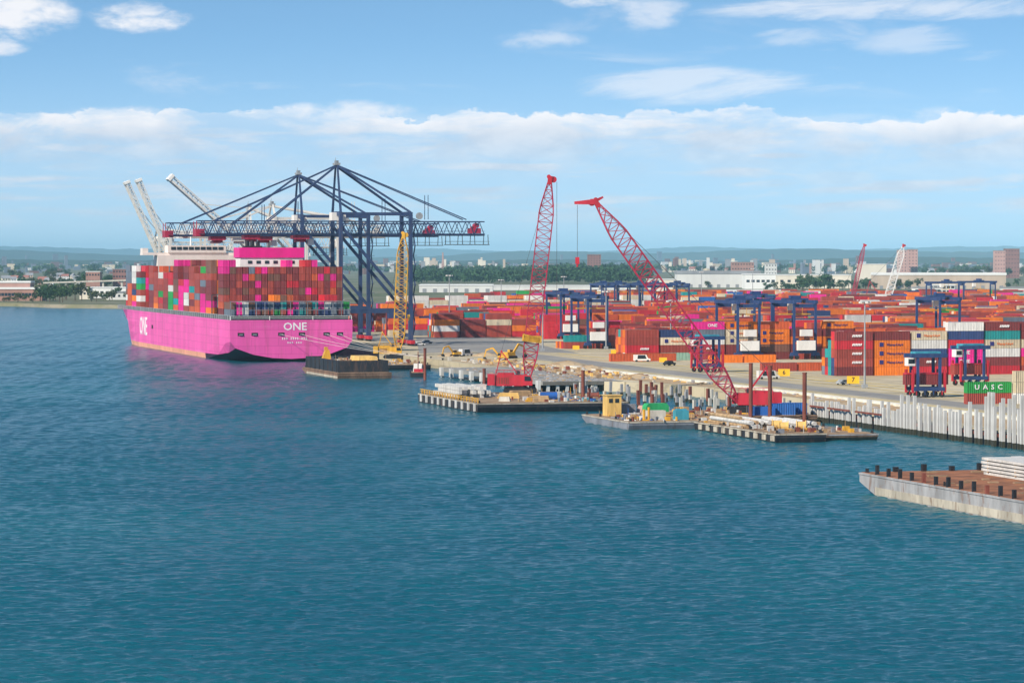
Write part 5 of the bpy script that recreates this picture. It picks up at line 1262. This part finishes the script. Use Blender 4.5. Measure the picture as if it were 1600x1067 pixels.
#@@BACKGROUND
def bld(name, px0, px1, ytop, D, m, label, cat='building', depth=40, roof=None, win=None, group=None, zb=2.8, parapet=0.8, doors=0):
    """a building whose front runs from px0 to px1 as seen at distance D"""
    a, c = P(px0, 405, D), P(px1, 405, D)
    w = (c - a).length; s = FPX / D; ztop = CAMH - (ytop - 405) / s; h = max(3.0, ztop - zb)
    t = empty(name, ((a.x + c.x) / 2, (a.y + c.y) / 2, zb), -TH, label, cat, group)
    wl = MB().box(-w / 2, w / 2, 0, depth, 0, h).build('wall', m, t)
    if roof: MB().box(-w / 2 - 0.6, w / 2 + 0.6, -0.6, depth + 0.6, h, h + parapet).build('roof', roof, t)
    if win:
        nx, nz, ww, wh = win
        me = MB().box(-ww / 2, ww / 2, -0.15, 0.1, -wh / 2, wh / 2).mesh('window', 'glass_dark')
        for i in range(nx):
            for k in range(nz):
                o = bpy.data.objects.new('window', me); COL.objects.link(o); o.parent = t
                o.location = (-w / 2 + w * (i + 0.5) / nx, 0, h * (k + 0.55) / nz)
    for i in range(doors):
        o = MB().box(-2.2, 2.2, -0.15, 0.1, 0, 4.2).build('dock_door', 'roof_grey', t); o.location = (-w / 2 + w * (i + 0.5) / doors, 0, 0)
    return t
# right side warehouses and blocks
bld('warehouse', 1058, 1188, 428, 4100, 'wall_pale', 'long pale warehouse behind the leaning red boom', 'warehouse', 60, 'roof_grey', None, doors=9, parapet=4)
bld('warehouse', 1165, 1212, 429, 3900, 'roof_white', 'white warehouse end in the middle distance', 'warehouse', 60, 'roof_white', (6, 1, 4, 3))
bld('warehouse', 1064, 1236, 455, 2900, 'wall_cream', 'long low cream warehouse just beyond the yard', 'warehouse', 50, 'roof_white', None, doors=12)
bld('warehouse', 1216, 1330, 430, 4000, 'wall_cream', 'cream warehouse behind the dark tree clump', 'warehouse', 60, 'roof_white', (10, 1, 4, 3))
bld('warehouse', 1370, 1572, 430, 3900, 'wall_tan', 'long tan warehouse with white roof edge at the right', 'warehouse', 60, 'roof_white', None, doors=14, parapet=3)
bld('warehouse', 1343, 1385, 413, 5200, 'wall_cream', 'tall cream block behind the distant cranes', 'building', 40, 'roof_white', None)
bld('office_building', 1430, 1470, 450, 2850, 'roof_white', 'white building with flat roof behind the right yard', 'building', 25, 'roof_grey', (7, 2, 3, 2.2))
bld('office_building', 1452, 1492, 446, 3000, 'wall_pale', 'pale two storey building right of the flat roofed one', 'building', 25, 'roof_white', (6, 3, 3, 2))
bld('shed', 1396, 1428, 470, 2550, 'wall_pale', 'low pale shed beside the red based crane', 'building', 18, 'roof_grey', (5, 1, 2.5, 2.5))
bld('shed', 1432, 1500, 467, 2480, 'wall_cream', 'long low cream shed in front of the white building', 'building', 16, 'roof_white', (9, 1, 2.5, 2.5))
bld('shed', 1570, 1640, 450, 2900, 'wall_pale', 'grey roofed shed at the right edge', 'building', 30, 'roof_grey', (6, 1, 3, 3))
bld('apartment_block', 1403, 1417, 391, 6000, 'tower_pink', 'pinkish tower block, left of a close pair', 'building', 18, 'roof_grey', (3, 9, 2, 1.6))
bld('apartment_block', 1419, 1434, 390, 6050, 'tower_pink', 'pinkish tower block, right of a close pair', 'building', 18, 'roof_grey', (3, 9, 2, 1.6))
bld('apartment_block', 1554, 1571, 392, 6000, 'tower_pink', 'pink apartment block at the right skyline', 'building', 18, 'roof_grey', (4, 7, 2, 1.6))
bld('apartment_block', 1570, 1593, 389, 6150, 'brown_tower', 'dark brown apartment block at the right skyline', 'building', 18, 'roof_grey', (5, 7, 2, 1.6))
bld('apartment_block', 918, 939, 398, 5800, 'brown_tower', 'lone brown tower above the trees below the boom hook', 'building', 22, 'roof_grey', (5, 10, 2, 1.6))
bld('brick_building', 1143, 1178, 410, 5600, 'brick', 'wide red brick building on the middle skyline', 'building', 20, 'roof_grey', (8, 4, 2.4, 2))
bld('brick_building', 1196, 1214, 412, 5700, 'wall_pale', 'pale block right of the wide brick building', 'building', 20, 'roof_grey', (4, 4, 2.4, 2))
bld('warehouse', 655, 770, 446, 3500, 'wall_pale', 'long pale roofed shed below the wood', 'warehouse', 90, 'roof_white', None, doors=7)
bld('warehouse', 770, 980, 447, 3750, 'wall_pale', 'very long pale shed between wood and yard', 'warehouse', 50, 'roof_white', None)
bld('shed', 930, 1000, 452, 2900, 'roof_white', 'white roofed shed left of the cluster of gantries', 'building', 30, 'roof_white', (8, 1, 3, 3))
bld('shed', 1012, 1056, 437, 3600, 'wall_cream', 'cream gabled shed at the foot of the leaning boom', 'building', 30, 'roof_white', None)
bd = random.Random(17)
for k in range(44):                                            # the far town
    px = bd.uniform(655, 800) if k < 18 else bd.uniform(990, 1330)
    bld('distant_block', px, px + bd.uniform(2, 9), bd.uniform(402, 412), bd.uniform(7800, 9800), bd.choice(['wall_pale', 'wall_tan', 'brick', 'wall_cream', 'roof_grey']), 'pale distant block, %s in the far town %s' % (ordn(k if k < 18 else k - 18), 'left of the upright red boom' if k < 18 else 'right of the leaning boom'), 'building', 25, 'roof_grey', None, 'blocks of the far town')
# the far town beyond: roofs and walls that read as one mass
fm = Mass()
for k in range(900):
    D = bd.uniform(7600, 17500); px = bd.uniform(-30, 1640)
    if 640 < px < 1000 and D < 9000: continue
    g = P(px, 405, D); w, h, l = bd.uniform(6, 26) * D / 9000, bd.uniform(5, 17) * D / 8000, 15
    if bd.random() < 0.05: h *= 2.2; w *= 0.6
    fm.add(g.x - w / 2, g.x + w / 2, g.y, g.y + l, 2.8, 2.8 + h, bd.choice(['white', 'slate', 'cream', 'brown', 'slate', 'slate', 'brown']), bd)
fm.build('far_town', label='hazy far town of pale roofs below the hills', cat='town', kind='stuff')
# left shore
bld('factory', -20, 65, 452, 2790, 'brick', 'long brick factory with pale roof edge on the left shore', 'building', 30, 'roof_white', (16, 1, 2.6, 2.6), parapet=1.6)
bld('factory', -20, 47, 442, 2860, 'tower_pink', 'upper pinkish factory wing behind the long brick factory', 'building', 24, 'roof_white', (14, 1, 2.2, 3.5), parapet=1.6)
bld('shed', 124, 140, 451, 2900, 'wall_cream', 'small cream shed on the left shore', 'building', 20, 'roof_white', (3, 1, 2, 2))
bld('warehouse', 137, 225, 450, 3000, 'roof_white', 'white warehouse on the shore just left of the ship bow', 'warehouse', 40, 'roof_white', (10, 1, 3, 2.5))
bld('shed', 166, 230, 457, 2860, 'wall_pale', 'low pale shed in front of the white shore warehouse', 'building', 18, 'roof_grey', (8, 1, 2, 2))
bld('brick_building', 176, 198, 421, 3900, 'brown_tower', 'dark brown brick building left of the ship bow', 'building', 20, 'roof_grey', (5, 4, 2, 2))
bld('brick_building', 134, 156, 425, 3700, 'brick', 'brick building with white trim on the left shore', 'building', 20, 'roof_white', (5, 3, 2, 2))
vd = empty('road_viaduct', P(170, 442, 3350), -TH, 'grey elevated road rising behind the shore warehouses', 'viaduct')
b = MB().bar((-70, 0, 0), (60, 0, 4), 6, 1.6); b.build('road_deck', 'concrete', vd)
for k in range(7): x = -66 + k * 20; MB().box(x - 1, x + 1, -1.5, 1.5, -16, -0.8 + 4 * (x + 70) / 130 - 0.1).build('pier', 'concrete', vd)
# radio tower
g = P(692, 405, 7800); t = empty('lattice_tower', (g.x, g.y, 2.8), 0, 'thin pale lattice tower on the skyline right of the blue cranes', 'tower')
MB().lattice((0, 0, 0), (0, 0, 54), [9, 5, 2.5, 1.2], 10, 0.9, 0.5).build('mast', 'tower_pink', t)

# trees
def crown_mesh(name, m, w, h, n, size, seed):
    r = random.Random(seed); v = []; f = []
    lobes = [(r.uniform(-0.38, 0.38) * w, r.uniform(-0.38, 0.38) * w, h * r.uniform(0.35, 0.9), w * r.uniform(0.12, 0.27)) for _ in range(13)] + [(0, 0, h * 0.62, w * 0.34)]
    for i in range(n):
        lx, ly, lz, lr = r.choice(lobes)
        d = Vector((r.gauss(0, 1), r.gauss(0, 1), r.gauss(0, 1))).normalized() * lr * (r.random() ** 0.35)
        c = Vector((lx, ly, lz)) + Vector((d.x, d.y, d.z * 0.85)); c.z = max(c.z, h * 0.14)
        nn = (d.normalized() + Vector((r.gauss(0, 0.5), r.gauss(0, 0.5), r.gauss(0, 0.5) + 0.3))).normalized()
        a = nn.orthogonal().normalized(); a.rotate(Matrix.Rotation(r.uniform(0, 6.28), 3, nn)); bb = nn.cross(a)
        s = size * r.uniform(0.6, 1.3); k = len(v)
        v += [tuple(c + a * s), tuple(c + bb * s * 0.6), tuple(c - a * s * 0.9), tuple(c - bb * s * 0.6)]
        f.append((k, k + 1, k + 2, k + 3))
    return v, f, MATS[m]
def mk(name, vf):
    me = bpy.data.meshes.new(name); me.from_pydata(vf[0], [], vf[1]); me.materials.append(vf[2]); return me
crowns = [mk('crown', crown_mesh('crown', ['leaf_dark', 'leaf_mid', 'leaf_olive'][i % 3], 11, 12.5, 420, 0.85, i)) for i in range(6)]
trunk = MB().tube((0, 0, 0), (0, 0, 6.5), 0.4, 7, 0.22).bar((0, 0, 4), (2, 0.6, 7.4), 0.25, w2=0.12).bar((0, 0, 4.4), (-1.8, 1, 7.8), 0.25, w2=0.12).bar((0, 0, 5), (0.4, -2, 8.2), 0.22, w2=0.1).mesh('trunk', 'bark')
tr = random.Random(3)
def tree(g, k, label, group, kz=1.0):
    t = empty('tree', g, tr.uniform(0, 6.28), label, 'tree', group); t.scale = (k, k, k * kz)
    for n_, me in (('trunk', trunk), ('crown', tr.choice(crowns))):
        o = bpy.data.objects.new(n_, me); COL.objects.link(o); o.parent = t
def trees(n, px, yb_, k, phrase, group, z=2.8):
    xs = sorted(tr.uniform(*px) for _ in range(n))
    for i, x in enumerate(xs):
        g = G(x, tr.uniform(*yb_), z)
        tree(g, tr.uniform(*k), phrase % ordn(i), group, tr.uniform(0.85, 1.15))
trees(16, (62, 128), (466, 473), (0.8, 1.25), '%s tree from left in the shore grove right of the brick factory', 'shore trees')
trees(12, (140, 208), (466, 474), (0.5, 0.85), '%s bush like tree from left on the shore before the white warehouse', 'shore trees')
trees(9, (0, 62), (468, 473.5), (0.35, 0.7), '%s small tree from left along the front of the brick factory', 'shore trees')
trees(22, (0, 205), (447, 454), (0.9, 1.35), '%s tree from left behind the left shore factory', 'left inland trees')
trees(26, (0, 205), (434, 440), (1.0, 1.5), '%s tree from left in the far band of the left shore', 'left inland trees')
trees(14, (1250, 1305), (453, 459), (1.0, 1.5), '%s tree from left in the dark clump before the cream warehouse', 'right clump trees')
trees(9, (1192, 1246), (452, 457), (0.6, 0.95), '%s tree from left in the low clump left of the dark one', 'right clump trees')
trees(10, (1398, 1450), (450, 456), (0.8, 1.2), '%s tree from left beside the white lattice crane', 'right clump trees')
trees(16, (1300, 1372), (446, 456), (0.7, 1.1), '%s tree from left behind the distant dark red crane', 'right clump trees')
trees(12, (1450, 1600), (446, 452), (0.5, 0.9), '%s tree from left along the tan warehouse', 'right clump trees')
trees(9, (1105, 1170), (447, 450), (0.5, 0.8), '%s small tree from left along the pale warehouse', 'right clump trees')
trees(34, (1440, 1610), (428, 436), (1.2, 1.9), '%s tree from left in the suburb band at right', 'suburb trees')
trees(30, (1020, 1345), (425, 429), (1.2, 1.8), '%s tree from left on the middle skyline', 'skyline trees')
# houses of the suburb
hr = random.Random(41)
hm_ = {}
def house(g, k, rz, wm, rm, label, group):
    t = empty('house', g, rz, label, 'house', group); t.scale = (k,) * 3
    key = (wm, rm)
    if key not in hm_:
        hm_[key] = (MB().box(-5, 5, -4, 4, 0, 6).mesh('wall', wm), MB().prism([(-4.5, 6), (4.5, 6), (0, 9.2)], -5.4, 5.4, axis='x').mesh('roof', rm), MB().box(-0.6, 0.6, -4.06, -3.95, -0.8, 0.8).mesh('window', 'glass_dark'))
    for n_, me in zip(('wall', 'roof'), hm_[key][:2]):
        o = bpy.data.objects.new(n_, me); COL.objects.link(o); o.parent = t
    for x in (-3, 0, 3):
        for z in (1.8, 4.4):
            o = bpy.data.objects.new('window', hm_[key][2]); COL.objects.link(o); o.parent = t; o.location = (x, 0, z)
def houses(n, px, yb_, k, phrase, group):
    xs = sorted(hr.uniform(*px) for _ in range(n))
    for i, x in enumerate(xs):
        house(G(x, hr.uniform(*yb_), 2.8), hr.uniform(*k), -TH + hr.uniform(-0.4, 0.4), hr.choice(['wall_pale', 'roof_white', 'wall_cream', 'brick', 'wall_tan']), hr.choice(['roof_grey', 'roof_red', 'roof_grey']), phrase % ordn(i), group)
houses(22, (1445, 1605), (427, 434), (1.0, 1.6), '%s house from left among the suburb trees at right', 'suburb houses')
houses(14, (0, 130), (436, 447), (1.0, 1.4), '%s house from left among the trees of the left shore', 'left shore houses')
houses(12, (1030, 1340), (424, 428), (1.2, 2.0), '%s house from left on the middle skyline', 'skyline houses')
# the wood beyond the yard reads as one mass
v, f = [], []
wr = random.Random(77)
for i in range(620):
    px = wr.uniform(640, 1012); g = G(px, wr.uniform(432, 446.5), 2.8); k = wr.uniform(1.1, 1.75) * (g.xy.length / 4300) ** 0.4
    if px > 860: k *= 1.15
    cv_, cf_, _ = crown_mesh('c', 'leaf_dark', 11 * k, 13 * k, 130, 1.25 * k, i); n0 = len(v)
    v += [(a + g.x, b_ + g.y, c + g.z) for a, b_, c in cv_]; f += [tuple(q + n0 for q in ff) for ff in cf_]
o = bpy.data.objects.new('wood', mk('wood', (v, f, MATS['leaf_dark']))); COL.objects.link(o)
tag(o, 'dark green wood stretching behind the yard across the middle', 'wood', None, 'stuff')
v, f = [], []
for i in range(800):
    px = wr.uniform(-40, 1640); g = G(px, wr.uniform(415, 427), 2.8); k = wr.uniform(1.0, 2.5)
    cv_, cf_, _ = crown_mesh('c', 'leaf_dark', 12 * k, 9 * k, 60, 1.8 * k, i + 5000); n0 = len(v)
    v += [(a + g.x, b_ + g.y, c + g.z) for a, b_, c in cv_]; f += [tuple(q + n0 for q in ff) for ff in cf_]
o = bpy.data.objects.new('far_wood', mk('far_wood', (v, f, MATS['leaf_mid']))); COL.objects.link(o)
tag(o, 'far tree cover of the plain below the hills', 'wood', None, 'stuff')
